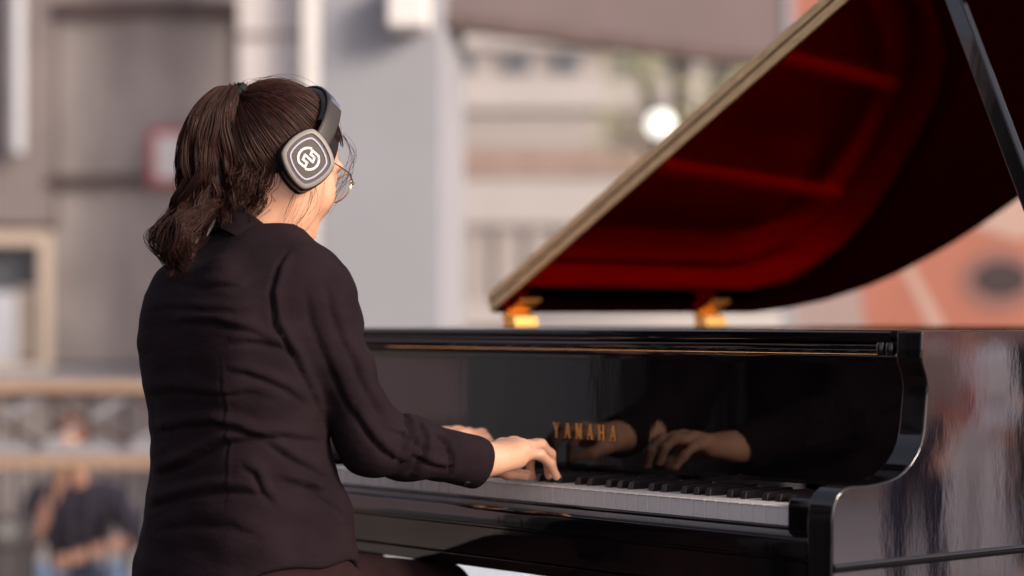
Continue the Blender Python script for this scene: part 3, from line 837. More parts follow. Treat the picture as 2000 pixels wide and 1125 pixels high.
mb.build('gold_lettering', M['letter_gold'], fallboard, smooth=False)

# iron plate, struts, strings, soundboard inside
inner = inset([(UL + q, v) for q, v in OUT] , .044)
inner = [(x, v) if v > .65 else (x, .30) for x, v in inner]
MB().prism(inner, 'z', .80, .815).build('soundboard', M['soundboard'], piano, sharp=30)
pl2 = inset([(UL + q, v) for q, v in OUT], .06)
pl2 = [(x, v) if v > .68 else (x, .31) for x, v in pl2]
ring_in = inset(pl2, .07)
mb = MB(); n = len(pl2)
V = [(x, y, .880) for x, y in pl2] + [(x, y, .885) for x, y in ring_in] + [(x, y, .866) for x, y in pl2] + [(x, y, .866) for x, y in ring_in]
F = []
for i in range(n):
    j = (i + 1) % n
    F += [(i, j, n + j, n + i)[::-1], (2 * n + i, 2 * n + j, 3 * n + j, 3 * n + i), (n + i, n + j, 3 * n + j, 3 * n + i)[::-1], (i, 2 * n + i, 2 * n + j, j)[::-1]]
mb.add(V, F)
mb.box((UL + .06, .31, .872), (.07, .52, .892))
plate = mb.build('iron_plate', M['gold_paint'], piano, bevel=.004)
for (a, b) in (((-1.02, .50), (-1.10, 1.58)), ((-.72, .50), (-.82, 1.60)), ((-.40, .50), (-.52, 1.32)), ((-.10, .50), (-.16, .98))):
    MB().bar((*a, .905), (*b, .900), .026, .03).build('strut', M['gold_paint'], plate, bevel=.006)
mb = MB()
for k in range(76):
    u = UL + .12 + k * (1.28 / 75)
    far = max(v for (q, v) in OUT if abs(q - (u - UL)) < .16) - .17
    mb.bar((u, .50, .897), (u - .05, max(far, .62), .893), .0034, .0034)
mb.build('strings', M['string'], plate, smooth=False)
mb = MB()
for k in range(64): 
    u = UL + .14 + k * .0185
    mb.box((u, .60, .898), (u + .012, .625, .925))
mb.build('damper', M['ebony'], piano)

MB().box((UL + .06, .59, .8985), (.05, .5985, .9075)).build('damper_felt', M['felt'], piano)

# lid: hinged on the bass spine, with the front flap folded back on top
LID_A = math.atan(.557)
lid = empty('lid', (UL, 0, 1.005), 0, piano)
lid.rotation_euler = (0, -LID_A, 0)
T = .0205
MB().prism(OUT, 'z', .0006, T).build('panel', LK, lid, bevel=.0022, sharp=30)
und = inset(OUT, .0035)
MB().prism(und, 'z', 0.0, .0004).build('underside', M['lid_under'], lid, smooth=False)
flap = [(.0, .593), (.0, .99), (1.44, .99), (1.488, .80), (1.488, .593)]
flap_o = MB().prism(flap, 'z', T + .0016, 2 * T + .001).build('folded_flap', LK, lid, bevel=.0022, sharp=30)
for z0, z1, v0 in ((.0025, T - .002, .5895), (T + .004, 2 * T - .001, .5914)):
    MB().box((.004, v0 - .0006, z0), (1.482, v0 + .003, z1)).build('edge_glint', M['lid_edge'], lid, bevel=.0006)  # gold strips stand in for sunlit reflections along the black edges
# hinges (brass): knuckle on the rim with a leaf on the underside
for vv in (.648, 1.19):
    h = MB()
    h.prism([(UL + .004, ZT + .0005), (UL + .006, 1.0), (UL + .016, 1.004), (UL + .040, 1.0), (UL + .044, ZT + .0005)], 'y', vv - .030, vv + .030)
    h.tube([(UL + .012, vv - .034, 1.000), (UL + .012, vv + .034, 1.000)], .0075, 12)
    h.build('hinge', M['brass'], piano, bevel=.001)
    g = MB().box((.012, vv - .028, -.0045), (.062, vv + .028, -.0003))
    for dx in (.022, .05):
        for dv in (-.017, .017):
            g.lathe([(.0002, -.0065), (.003, -.006), (.0042, -.0046)], (dx, vv + dv, 0), 10)
    g.build('hinge_leaf', M['brass'], lid, bevel=.001)

# prop stick
a = Vector((.098, .524, ZT)); d = .355
b = Vector((.10 - d, .62, 1.005 + .557 * (.10 - d - UL) - .004))
MB().bar(a + Vector((0, 0, .004)), b, .030, .016, (0, 1, 0)).build('lid_prop', LK, piano, bevel=.003)
mb = MB().box((a.x - .02, a.y - .022, ZT), (a.x + .02, a.y + .022, ZT + .010))
mb.build('prop_foot', M['brass'], piano, bevel=.002)

# legs with casters, pedal lyre
for lu, lv in ((.0, .12), (UL + .13, .12), (-.80, 1.42)):
    prof = [(.055, .155), (.055, .19), (.046, .20), (.046, .40), (.060, .56), (.072, .60), (.072, .603)]
    leg = MB()
    V = []; 
    for r, z in prof: V += [(lu - r, lv - r, z), (lu + r, lv - r, z), (lu + r, lv + r, z), (lu - r, lv + r, z)]
    F = [(0, 3, 2, 1), tuple(range(len(V) - 4, len(V)))]
    for k in range(len(prof) - 1):
        for j in range(4): F.append((4 * k + j, 4 * k + (j + 1) % 4, 4 * k + 4 + (j + 1) % 4, 4 * k + 4 + j))
    o = leg.add(V, F).build('leg', LK, piano, bevel=.004)
    c = MB().lathe([(.020, .155), (.026, .14), (.018, .10), (.012, .09)], (lu, lv, 0), 14)
    c.tube([(lu - .014, lv, .042), (lu + .014, lv, .042)], .042, 18)
    c.bar((lu, lv, .10), (lu, lv, .05), .034, .012)
    c.build('caster', M['brass'], o)
ly = MB()
for s in (-.085, .085): ly.tube([(-.614 + s, .26, .60), (-.614 + s * .9, .26, .18)], .017, 12)
ly.box((-.614 - .15, .21, .10), (-.614 + .15, .31, .18)); ly.box((-.614 - .13, .2, .56), (-.614 + .13, .32, .603))
lyre = ly.build('pedal_lyre', LK, piano, bevel=.004)
for s in (-.075, 0, .075):
    MB().prism([(-.614 + s - .008, .215), (-.614 + s - .020, .13), (-.614 + s, .10), (-.614 + s + .020, .13), (-.614 + s + .008, .215)], 'z', .118, .130).build('pedal', M['brass'], lyre, bevel=.003)

# ------------------------------------------------------------------ pianist (local axes: x to her right, y towards the piano, z up)
PU = -0.65
Kx, Dx = Vector((math.cos(TH), -math.sin(TH), 0)), Vector((math.sin(TH), math.cos(TH), 0))
POS = PORG + Kx * PU
pianist = empty('person', POS, -TH)
tag(pianist, 'pianist in a black shirt with a brown ponytail playing the grand piano', 'person')

# --- head frame
HC = v3(0, -.405, 1.243)
def rot(pitch, yaw, roll=0.0):
    return np.array(Matrix.Rotation(yaw, 3, 'Z') @ Matrix.Rotation(pitch, 3, 'X') @ Matrix.Rotation(roll, 3, 'Y'), np.float32)
HR = rot(math.radians(-20), math.radians(7))
def hp(x, y, z): return HC + HR @ v3(x, y, z)
SKR = v3(.0745, .0955, .0930)

def head_sdf(P):
    Q = (P - HC) @ HR
    d = ell(Q, (0, 0, 0), SKR)
    d = smin(d, ell(Q, (0, .030, -.055), (.058, .062, .075)), .03)       # face
    d = smin(d, ell(Q, (0, .048, -.098), (.034, .036, .030)), .03)       # chin and jaw
    for s in (-1, 1):
        d = smin(d, cone(Q, (s * .050, .000, -.070), (s * .022, .062, -.105), .016, .014), .03)
        d = smin(d, ell(Q, (s * .040, .058, -.048), (.024, .026, .026)), .025)    # cheek
        d = smax(d, -ell(Q, (s * .032, .098, -.012), (.015, .014, .011)), .012)   # eye socket
        d = smin(d, ell(Q, (s * .031, .080, -.013), (.0125, .0125, .0125)), .004) # eyeball with lid
        d = smin(d, cone(Q, (s * .016, .094, .008), (s * .046, .082, .008), .006, .005), .012)  # brow
        e = ell(Q, (s * .078, -.012, -.022), (.007, .019, .031))          # ear
        e = smax(e, -ell(Q, (s * .086, -.008, -.020), (.006, .010, .018)), .006)
        d = smin(d, e, .008)
    d = smin(d, cone(Q, (0, .092, -.008), (0, .110, -.046), .0075, .0105), .014)          # nose
    d = smin(d, ell(Q, (0, .1, -.050), (.016, .011, .008)), .008)
    d = smin(d, ell(Q, (0, .084, -.076), (.021, .012, .006)), .008)      # lips
    d = smin(d, ell(Q, (0, .082, -.086), (.018, .012, .006)), .008)
    d = smax(d, -ell(Q, (0, .099, -.081), (.020, .006, .0012)), .004)
    n = cone(P, (0, -.440, 1.085), (0, -.420, 1.185), .054, .050)
    return smin(d, n, .035)

# --- torso (stacked ellipses) and limbs
TZ = np.array([.46, .52, .60, .66, .72, .77, .82, .90, .97, 1.03, 1.070, 1.10, 1.13], np.float32)
TQ = np.array([-.465, -.466, -.466, -.464, -.460, -.470, -.478, -.480, -.474, -.464, -.452, -.444, -.438], np.float32)
TA = np.array([.170, .188, .192, .186, .176, .162, .156, .163, .170, .166, .146, .104, .060], np.float32)
TB = np.array([.130, .142, .142, .136, .128, .113, .106, .108, .113, .110, .092, .076, .058], np.float32)
def torso(P, grow=0.0):
    z = P[..., 2]; q, a, b = np.interp(z, TZ, TQ), np.interp(z, TZ, TA) + grow, np.interp(z, TZ, TB) + grow
    x, y = P[..., 0] / a, (P[..., 1] - q) / b
    r = np.sqrt(np.sqrt(x ** 4 * .35 + y ** 4 * .35 + (x * x + y * y) ** 2 * .65) + 1e-9)
    d = (r - 1) * np.minimum(a, b)
    return np.maximum(d * .9, np.maximum(z - 1.13 - grow, .455 - z))
SHO = {1: (.116, -.440, 1.034), -1: (-.136, -.440, 1.036)}
ELB = {1: (.166, -.356, .818), -1: (-.215, -.330, .826)}
WRI = {1: (.122, -.128, .778), -1: (-.128, -.085, .786)}

def shirt_sdf(P):
    d = torso(P)
    d = smin(d, ell(P, (.062, -.545, .985), (.06, .03, .09)), .05)        # shoulder blades
    d = smin(d, ell(P, (-.062, -.545, .985), (.06, .03, .09)), .05)
    x = P[..., 0]
    d = smin(d, ell(P, (.070, -.370, .985), (.062, .05, .055)), .05)
    d = smin(d, ell(P, (-.070, -.370, .985), (.062, .05, .055)), .05)
    for s in (1, -1):
        S, E, W = (np.array(t[s], np.float32) for t in (SHO, ELB, WRI))
        up = chain(P, [S, S * .5 + E * .5, E], [.046, .044, .047], .02)
        C = E * .18 + W * .82
        fo = chain(P, [E, E * .6 + C * .4, C], [.048, .046, .038], .02)
        arm = smin(up, fo, .022)
        d = smin(d, cone(P, (s * .045, -.440, 1.070), (s * (.112 if s > 0 else .122), -.440, 1.044), .038, .043), .05)
        # an arm parts from the trunk below the armpit: blend less further down
        k = np.clip((P[..., 2] - .90) / .12, 0, 1) * .045 + .010
        h = np.maximum(k - np.abs(d - arm), 0) / k
        d = np.minimum(d, arm) - h * h * k * .25
    # neck opening
    d = smax(d, -cone(P, (0, -.432, 1.10), (0, -.415, 1.24), .054, .062), .006)
    # shirt tails: lower at the back and front, cut high over the hips
    ang = np.arctan2(P[..., 0], -(P[..., 1] + .465))
    hem = .648 - .085 * np.cos(ang) ** 2 * (np.cos(ang) > 0) - .05 * np.cos(ang) ** 2 * (np.cos(ang) <= 0) + .006 * np.sin(ang * 7)
    hem = np.where(np.abs(P[..., 0]) > .3, -1, hem)
    return smax(d, hem - P[..., 2], .008)

FOLDS = [
    ([(0.13, -0.476, 1.095), (0.144, -0.504, 1.068), (0.152, -0.521, 1.031), (0.159, -0.52, 0.986), (0.167, -0.493, 0.942), (0.16, -0.457, 0.888), (0.14, -0.417, 0.842)], 0.0045, 0.007),
    ([(0.008, -0.591, 0.988), (0.06, -0.59, 0.991), (0.097, -0.584, 0.991), (0.126, -0.571, 0.984), (0.145, -0.552, 0.978), (0.16, -0.523, 0.964)], 0.004, 0.008),
    ([(0.123, -0.574, 0.96), (0.141, -0.558, 0.964), (0.151, -0.541, 0.962), (0.162, -0.516, 0.956), (0.167, -0.481, 0.939)], 0.0035, 0.008),
    ([(-0.066, -0.587, 1.007), (-0.012, -0.588, 1.011), (0.037, -0.588, 1.01), (0.099, -0.581, 1.006), (0.131, -0.564, 1.004), (0.149, -0.533, 1.011)], 0.0022, 0.008),
    ([(-0.035, -0.574, 1.052), (0.069, -0.579, 1.04), (0.122, -0.554, 1.042), (0.135, -0.52, 1.058)], 0.0018, 0.01),
    ([(0.115, -0.575, 0.924), (0.137, -0.555, 0.919), (0.151, -0.53, 0.909), (0.161, -0.503, 0.896), (0.161, -0.468, 0.874)], 0.0035, 0.008),
    ([(-0.089, -0.579, 0.884), (0.004, -0.589, 0.893), (0.086, -0.581, 0.889), (0.133, -0.552, 0.893), (0.156, -0.516, 0.885)], 0.002, 0.009),
    ([(-0.073, -0.577, 0.831), (0.024, -0.585, 0.842), (0.083, -0.575, 0.848), (0.117, -0.559, 0.842), (0.138, -0.537, 0.832), (0.156, -0.499, 0.829), (0.151, -0.443, 0.823)], 0.005, 0.009),
    ([(-0.076, -0.575, 0.768), (-0.005, -0.584, 0.782), (0.036, -0.582, 0.793), (0.096, -0.568, 0.82), (0.128, -0.549, 0.827), (0.148, -0.522, 0.826)], 0.0045, 0.009),
    ([(-0.082, -0.578, 0.721), (-0.021, -0.587, 0.733), (0.018, -0.586, 0.742), (0.068, -0.578, 0.751), (0.098, -0.569, 0.756), (0.129, -0.55, 0.754), (0.154, -0.524, 0.745)], 0.0045, 0.01),
    ([(0.145, -0.526, 0.823), (0.154, -0.506, 0.808), (0.159, -0.487, 0.795), (0.161, -0.463, 0.783), (0.157, -0.429, 0.767)], 0.0045, 0.008),
    ([(0.122, -0.553, 0.792), (0.138, -0.539, 0.778), (0.147, -0.532, 0.753), (0.159, -0.519, 0.735)], 0.003, 0.008),
    ([(0.161, -0.502, 0.76), (0.167, -0.463, 0.754), (0.17, -0.43, 0.731), (0.166, -0.404, 0.711)], 0.003, 0.01),
    ([(-0.048, -0.592, 0.689), (0.055, -0.587, 0.707), (0.117, -0.567, 0.707), (0.159, -0.536, 0.69)], 0.0022, 0.012),
    ([(0.155, -0.511, 0.77), (0.164, -0.479, 0.762), (0.164, -0.435, 0.749)], 0.0035, 0.007),
    ([(0.109, -0.579, 0.939), (0.106, -0.569, 0.867), (0.104, -0.564, 0.795), (0.106, -0.569, 0.724)], 0.001, 0.004),
    ([(0.16, -0.294, 0.857), (0.201, -0.318, 0.842), (0.216, -0.335, 0.816), (0.209, -0.345, 0.788)], 0.006, 0.008),
    ([(0.179, -0.295, 0.851), (0.197, -0.29, 0.833), (0.204, -0.291, 0.81), (0.199, -0.296, 0.785), (0.182, -0.302, 0.766)], 0.0055, 0.008),
    ([(0.197, -0.276, 0.829), (0.19, -0.243, 0.815), (0.185, -0.228, 0.793), (0.171, -0.221, 0.766)], 0.005, 0.007),
    ([(0.182, -0.428, 0.982), (0.186, -0.41, 0.946), (0.192, -0.397, 0.909), (0.201, -0.376, 0.872), (0.213, -0.353, 0.843)], 0.003, 0.01),
    ([(0.183, -0.448, 1.04), (0.184, -0.44, 1.004), (0.182, -0.419, 0.967)], 0.0022, 0.01),
    ([(0.188, -0.407, 0.866), (0.201, -0.394, 0.837), (0.215, -0.373, 0.807), (0.2, -0.316, 0.786)], 0.004, 0.009),
    ([(0.176, -0.478, 1.04), (0.177, -0.47, 0.996), (0.174, -0.442, 0.939), (0.179, -0.419, 0.887), (0.193, -0.402, 0.844)], 0.0025, 0.011),
    ([(0.209, -0.323, 0.802), (0.198, -0.277, 0.784), (0.178, -0.227, 0.774)], 0.0035, 0.006),
    ([(0.212, -0.375, 0.84), (0.215, -0.336, 0.828), (0.204, -0.286, 0.804)], 0.003, 0.008),
]
def seg_dist(V, a, b):
    a, b = np.asarray(a, np.float32), np.asarray(b, np.float32); ab = b - a
    t = np.clip((V - a) @ ab / (ab @ ab + 1e-12), 0, 1)
    return np.linalg.norm(V - a - t[:, None] * ab, axis=1), t

def vnoise(V, s, seed):
    """cheap smooth 3-D noise from summed sines"""
    r = np.random.default_rng(seed); o = np.zeros(len(V), np.float32)
    for k in range(10):
        d = r.normal(size=3) * np.asarray(s); o += np.sin(V @ d.astype(np.float32) + r.uniform(0, 6.28)).astype(np.float32)
    return o / 10 ** .5

Vs, Qs = sdf_mesh(shirt_sdf, (-.31, -.64, .52), (.28, -.06, 1.17), .0036)
Ns = vnormals(Vs, Qs)
disp = np.zeros(len(Vs), np.float32)
for line, amp, wid in FOLDS:
    D_ = np.full(len(Vs), 9, np.float32); U_ = np.zeros(len(Vs), np.float32); sgn = np.zeros(len(Vs), np.float32)
    m = len(line) - 1
    for i in range(m):
        d_, t_ = seg_dist(Vs, line[i], line[i + 1]); c = d_ < D_
        D_[c] = d_[c]; U_[c] = (i + t_[c]) / m
        a = np.asarray(line[i], np.float32); dirv = np.asarray(line[i + 1], np.float32) - a
        side = np.einsum('ij,ij->i', np.cross(np.broadcast_to(dirv, Vs.shape), Vs - a), Ns)
        sgn[c] = np.sign(side[c])
    taper = np.sin(np.pi * np.clip(U_, .002, .998)) ** .6
    sd = D_ * sgn
    disp += 1.35 * amp * taper * (np.exp(-((sd - wid * .9) / wid) ** 2) - 1.0 * np.exp(-((sd + wid * .35) / (wid * .55)) ** 2))
disp += .0016 * vnoise(Vs, (22, 22, 60), 3) + .0009 * vnoise(Vs, (55, 55, 120), 5)
Vs = Vs + Ns * disp[:, None]
shirt = mesh_np('shirt', Vs, Qs, M['shirt'], pianist)

# collar: a stand with a folded leaf round the neck
mb = MB(); V = []; n = 40
for i in range(n + 1):
    a = -math.radians(150) + 2 * math.radians(150) * i / n           # 0 = nape
    s = abs(a) / math.radians(150)
    rx, ry = .063, .062
    cx, cy = 0, -.432 + .010 * s
    ca, sa = math.sin(a), -math.cos(a)
    drop = .030 * s
    sm = min(1, s / .6); top = 1.161 - .052 * sm * sm * (3 - 2 * sm)
    ring = [(rx - .004, top - .030 - drop * .4), (rx - .005, top), (rx - .001, top + .004), (rx + .005, top + .001), (rx + .014 + .008 * s, top - .020 - .012 * s), (rx + .021 + .012 * s, top - .034 - .012 * s), (rx + .017 + .012 * s, top - .036 - .012 * s), (rx + .003, top - .010)]
    for r, z in ring: V.append((cx + ca * r, cy + sa * r * ry / rx, z))
k = 8
F = []
for i in range(n):
    for j in range(k):
        j2 = (j + 1) % k
        F.append((i * k + j, (i + 1) * k + j, (i + 1) * k + j2, i * k + j2))
F += [tuple(range(k)), tuple(range(n * k, n * k + k))[::-1]]
mb.add(V, F).build('collar', M['shirt'], shirt, smooth=True)

# cuffs with a button
for s in (1, -1):
    E, W = np.array(ELB[s]), np.array(WRI[s])
    ax = (W - E) / np.linalg.norm(W - E)
    up = np.array([0, 0, 1.0]); si = np.cross(ax, up); si /= np.linalg.norm(si); up = np.cross(si, ax)
    c0 = W - ax * .062
    V = []; n = 36
    prof = [(.0355, .004), (.0405, .0), (.0418, .004), (.0412, .030), (.0405, .056), (.0400, .0595), (.0380, .0595), (.0372, .052), (.0358, .030)]
    for i in range(n):
        a = 2 * math.pi * i / n
        sq = 1 + .05 * math.cos(2 * a + .5) + .012 * math.sin(3 * a)
        for r, t in prof:
            rr = r * sq * (1 + (.10 if math.sin(a) < 0 else .02) * abs(math.sin(a)) * (t / .06))
            V.append(c0 + ax * (t + .003 * math.sin(a * 2)) + rr * (math.cos(a) * si * .92 + math.sin(a) * up))
    k = len(prof); F = []
    for i in range(n):
        i2 = (i + 1) % n
        for j in range(k):
            j2 = (j + 1) % k
            F.append((i * k + j, i * k + j2, i2 * k + j2, i2 * k + j))
    cuff = MB().add(V, F).build('cuff', M['shirt'], shirt, sharp=80)
    a = -1.05 if s == 1 else math.pi + 1.05
    pc = c0 + ax * .022 + .0436 * (math.cos(a) * si * .92 + math.sin(a) * up); nv = math.cos(a) * si + math.sin(a) * up
    tb = np.cross(nv, ax)
    V = []; F = []
    for r, h in ((.0002, .0016), (.0035, .0016), (.0048, .0022), (.0056, .0010), (.0056, -.002)):
        for i in range(14):
            b = 2 * math.pi * i / 14; V.append(pc + nv * h + r * (math.cos(b) * ax + math.sin(b) * tb))
    for j in range(4):
        for i in range(14): F.append((j * 14 + i, j * 14 + (i + 1) % 14, (j + 1) * 14 + (i + 1) % 14, (j + 1) * 14 + i))
    MB().add(V, F).build('button', M['button'], cuff)

# --- hands
FING = {   # right hand: joints from knuckle to tip, radii
    'pinky':  ([(.133, -.046, .788), (.137, -.012, .784), (.136, .010, .769), (.132, .026, .748)], (.0100, .0082, .0072, .0060)),
    'ring':   ([(.116, -.036, .793), (.114, .010, .797), (.112, .031, .782), (.109, .039, .756)], (.0110, .0088, .0076, .0064)),
    'middle': ([(.095, -.030, .795), (.093, .020, .796), (.091, .042, .776), (.089, .048, .747)], (.0112, .0090, .0078, .0066)),
    'index':  ([(.073, -.034, .792), (.069, .008, .790), (.067, .026, .770), (.066, .031, .745)], (.0110, .0088, .0076, .0065)),
    'thumb':  ([(.088, -.098, .772), (.070, -.058, .766), (.074, -.024, .754), (.088, -.001, .7485)], (.0170, .0130, .0112, .0085)),
}
def hand_sdf(P, flip):
    if flip: P = P * np.array([-1, 1, 1], np.float32)
    W = v3(*WRI[1])
    d = chain(P, [W - v3(-.010, .09, -.006), W - v3(-.002, .02, -.001), W + v3(-.004, .010, .001)], [.029, .0235, .0235], .02)
    d = np.maximum(d, np.abs(P[..., 0] - .125) - .05)
    sq = P.copy()
    palm = None
    for nm, off in (('index', (-.022, 0)), ('middle', (-.010, .002)), ('ring', (.004, .002)), ('pinky', (.015, -.003))):
        k = FING[nm][0][0]
        c = cone(P, W + v3(off[0], .004, off[1]), k, .0165, .0128)
        palm = c if palm is None else smin(palm, c, .016)
    d = smin(d, palm, .025)
    d = smin(d, ell(P, (.105, -.085, .776), (.030, .040, .014)), .02)
    d = smin(d, cone(P, (.132, -.105, .776), (.136, -.055, .778), .0150, .0115), .015)
    for nm in ('index', 'middle', 'ring', 'pinky', 'thumb'):
        pts, rad = FING[nm]
        f = chain(P, pts, rad, .006)
        d = smin(d, f, .010)
        if nm != 'thumb':
            d = smin(d, ell(P, v3(*pts[0]) + v3(0, 0, .003), (.0085, .013, .0085)), .014)    # knuckle
    # tendons on the back of the hand
    return d
parts = []
parts.append(sdf_mesh(head_sdf, (-.11, -.53, 1.06), (.11, -.26, 1.36), .0026))
Vh, Qh = sdf_mesh(lambda P: hand_sdf(P, False), (.03, -.235, .725), (.185, .07, .835), .0016)
parts.append((Vh, Qh))
Vl = Vh * np.array([-1, 1, 1], np.float32) + np.array([-.006, .045, .008], np.float32)
parts.append((Vl, Qh[:, ::-1]))
def core_sdf(P):
    d = torso(P, -.012)
    for s in (1, -1):
        S, E, W = (np.array(t[s], np.float32) for t in (SHO, ELB, WRI))
        d = smin(d, chain(P, [S, E], [.044, .036], .02), .03)
        d = smin(d, chain(P, [E, W * .75 + E * .25], [.036, .026], .02), .02)
    d = smin(d, cone(P, (0, -.44, 1.08), (0, -.43, 1.13), .052, .050), .03)
    return d
parts.append(sdf_mesh(core_sdf, (-.28, -.62, .45), (.25, -.08, 1.16), .010))
body = mesh_np('body', *join_np(parts), M['skin'], pianist)

# fingernails of the hand nearest the camera
for nm in ('pinky', 'ring', 'middle', 'index', 'thumb'):
    p3 = v3(*FING[nm][0][3]); p2 = v3(*FING[nm][0][2]); ax = p3 - p2; ax /= np.linalg.norm(ax)
    out = v3(0, .8, .6) if nm != 'thumb' else v3(.3, .3, 1); out = out - ax * (out @ ax); out /= np.linalg.norm(out); sd = np.cross(ax, out)
    r = FING[nm][1][3]; V = []; F = []
    for i in range(5):
        for j in range(5):
            a = (j - 2) / 2 * .75; l = (i - 2) / 2 * .0052
            V.append(p3 + ax * (l + .001) + (r + .0008) * (math.cos(a) * out + math.sin(a) * sd * .95))
    for i in range(4):
        for j in range(4): F.append((i * 5 + j, i * 5 + j + 1, i * 5 + j + 6, i * 5 + j + 5))
    o = MB().add(V, F).build('fingernail', M['nail'], body)
    md = o.modifiers.new('thick', 'SOLIDIFY'); md.thickness = .0008; md.offset = -1

# --- trousers and shoes
HIP = {1: (.095, -.455, .538), -1: (-.095, -.455, .545)}
KNE = {1: (.135, -.060, .485), -1: (-.125, -.012, .532)}
ANK = {1: (.125, -.015, .12), -1: (-.13, -.06, .12)}
def trouser_sdf(P):
    d = torso(P, -.008); d = np.maximum(d, P[..., 2] - .74)
    for s in (1, -1):
        d = smin(d, chain(P, [HIP[s], tuple(.5 * (np.array(HIP[s]) + np.array(KNE[s])) + np.array([0, 0, .004])), KNE[s]], [.096, .082, .064], .03), .04)
        d = smin(d, chain(P, [KNE[s], ANK[s]], [.062, .050], .02), .03)
        d = np.maximum(d, .06 - P[..., 2])
    d = smax(d, -np.abs(P[..., 0]) * .6 - (P[..., 1] + .40) * 0 + .002 - np.clip((P[..., 1] + .33) * -1, 0, 1), .01)
    return d
Vt, Qt = sdf_mesh(trouser_sdf, (-.30, -.63, .05), (.30, .07, .76), .008)
Nt = vnormals(Vt, Qt); Vt = Vt + Nt * (.0022 * vnoise(Vt, (30, 16, 30), 8) + .0014 * vnoise(Vt, (60, 40, 60), 9))[:, None]
mesh_np('trousers', Vt, Qt, M['trouser'], pianist)
for s in (1, -1):
    A = np.array(ANK[s], np.float32)
    def shoe(P):
        d = chain(P, [A + v3(0, -.03, -.075), A + v3(0, .06, -.082), A + v3(0, .13, -.088)], [.040, .038, .030], .03)
        d = smin(d, cone(P, A + v3(0, -.01, -.06), A + v3(0, 0, .0), .038, .036), .03)
        return np.maximum(d, .002 - P[..., 2])
    mesh_np('shoe', *sdf_mesh(shoe, A - v3(.07, .10, .12), A + v3(.07, .20, .06), .007), M['lacquer'], pianist)

# ------------------------------------------------------------------ hair
TIE = v3(0, -.478, 1.322)
def tubes_np(paths, rad, k=3):
    """paths (S,N,3), rad (S,N) -> vertices and quads of S thin tubes"""
    S, N, _ = paths.shape
    T = np.gradient(paths, axis=1); T /= np.linalg.norm(T, axis=2)[..., None] + 1e-9
    ref = np.where(np.abs(T[..., 2:3]) < .9, np.array([0, 0, 1.0]), np.array([1.0, 0, 0]))
    A = np.cross(T, ref); A /= np.linalg.norm(A, axis=2)[..., None] + 1e-9; B = np.cross(T, A)
    V = np.stack([paths + rad[..., None] * (math.cos(2 * math.pi * j / k) * A + math.sin(2 * math.pi * j / k) * B) for j in range(k)], 2)
    idx = np.arange(S * N * k).reshape(S, N, k)
    Q = []
    for j in range(k):
        j2 = (j + 1) % k
        Q.append(np.stack([idx[:, :-1, j], idx[:, :-1, j2], idx[:, 1:, j2], idx[:, 1:, j]], -1).reshape(-1, 4))
    return V.reshape(-1, 3).astype(np.float32), np.concatenate(Q)

HAIRR = SKR + .007
def in_hair(d):
    """scalp directions (head frame) that grow hair"""
    x, y, z = d[:, 0], d[:, 1], d[:, 2]
    top = (y < .62 + .10 * np.abs(x)) & (z > .30)
    side = (y < .34 - .25 * np.clip(.30 - z, 0, 1)) & (z <= .30) & (z > -.30)
    nape = (z <= -.30) & (y < -.30 + .35 * (z + .30)) & (z > -.86)
    return top | side | nape
# undercoat following the skull
def cap_sdf(P):
    Q = (P - HC) @ HR
    d = ell(Q, (0, 0, 0), HAIRR - .0015)
    d = smax(d, (Q[..., 1] - .060) * .9 - .25 * np.clip(Q[..., 2] - .02, -.08, .1), .012)        # hairline at the front
    d = smax(d, -(Q[..., 2] + .030) - 1.0 * np.clip(-Q[..., 1] - .012, -.02, .1), .012)    # hairline round the ear to the nape
    return d
hair = mesh_np('hair', *sdf_mesh(cap_sdf, (-.10, -.52, 1.10), (.10, -.27, 1.36), .003), M['hair_cap'], pianist)

def scalp_strands(S, N):
    d = RNG.normal(size=(S * 4, 3)); d /= np.linalg.norm(d, axis=1)[:, None]
    d = d[in_hair(d)][:S]; S = len(d)
    tie = (TIE - HC) @ HR / HAIRR; tie /= np.linalg.norm(tie)
    cosw = np.clip(d @ tie, -.999, .999); w = np.arccos(cosw)
    t = np.linspace(0, 1, N)[None, :, None]; W = w[:, None, None]
    P = (np.sin((1 - t) * W) * d[:, None] + np.sin(t * W) * tie[None, None]) / np.sin(W)
    # clumps: nearby strands share a lift and a sideways drift
    ck = np.floor(np.arctan2(np.cross(np.broadcast_to(tie, d.shape), d) @ np.array([1., 0, .3]), d @ np.array([.2, 1., .4])) * 26)
    cl = np.sin(ck * 12.9898) * 43758.5453; cl = cl - np.floor(cl)
    lift = 1 + (.002 + .038 * cl[:, None, None] * np.sin(np.pi * np.clip(t * .9 + .1, 0, 1)) + RNG.uniform(0, .016, (S, 1, 1)))
    droop = .05 * np.sin(np.pi * t) * RNG.normal(size=(S, 1, 3)) * .22
    P = (P + droop) * lift
    P = P / np.maximum(1, np.linalg.norm(P, axis=2)[..., None] / 1.075)
    wt = HC + (P * HAIRR) @ HR.T
    end = TIE + RNG.normal(size=(S, 1, 3)) * .006
    f = np.clip((t - .78) / .22, 0, 1) ** 1.5
    wt = wt * (1 - f) + (end + 0 * wt) * f
    return wt
P1 = scalp_strands(5200, 16)
r1 = RNG.uniform(.00035, .00075, (len(P1), 1)) * np.ones((1, 16)); r1[:, 0] *= .6
mesh_np('combed_hair', *tubes_np(P1, r1), M['hair'], hair)

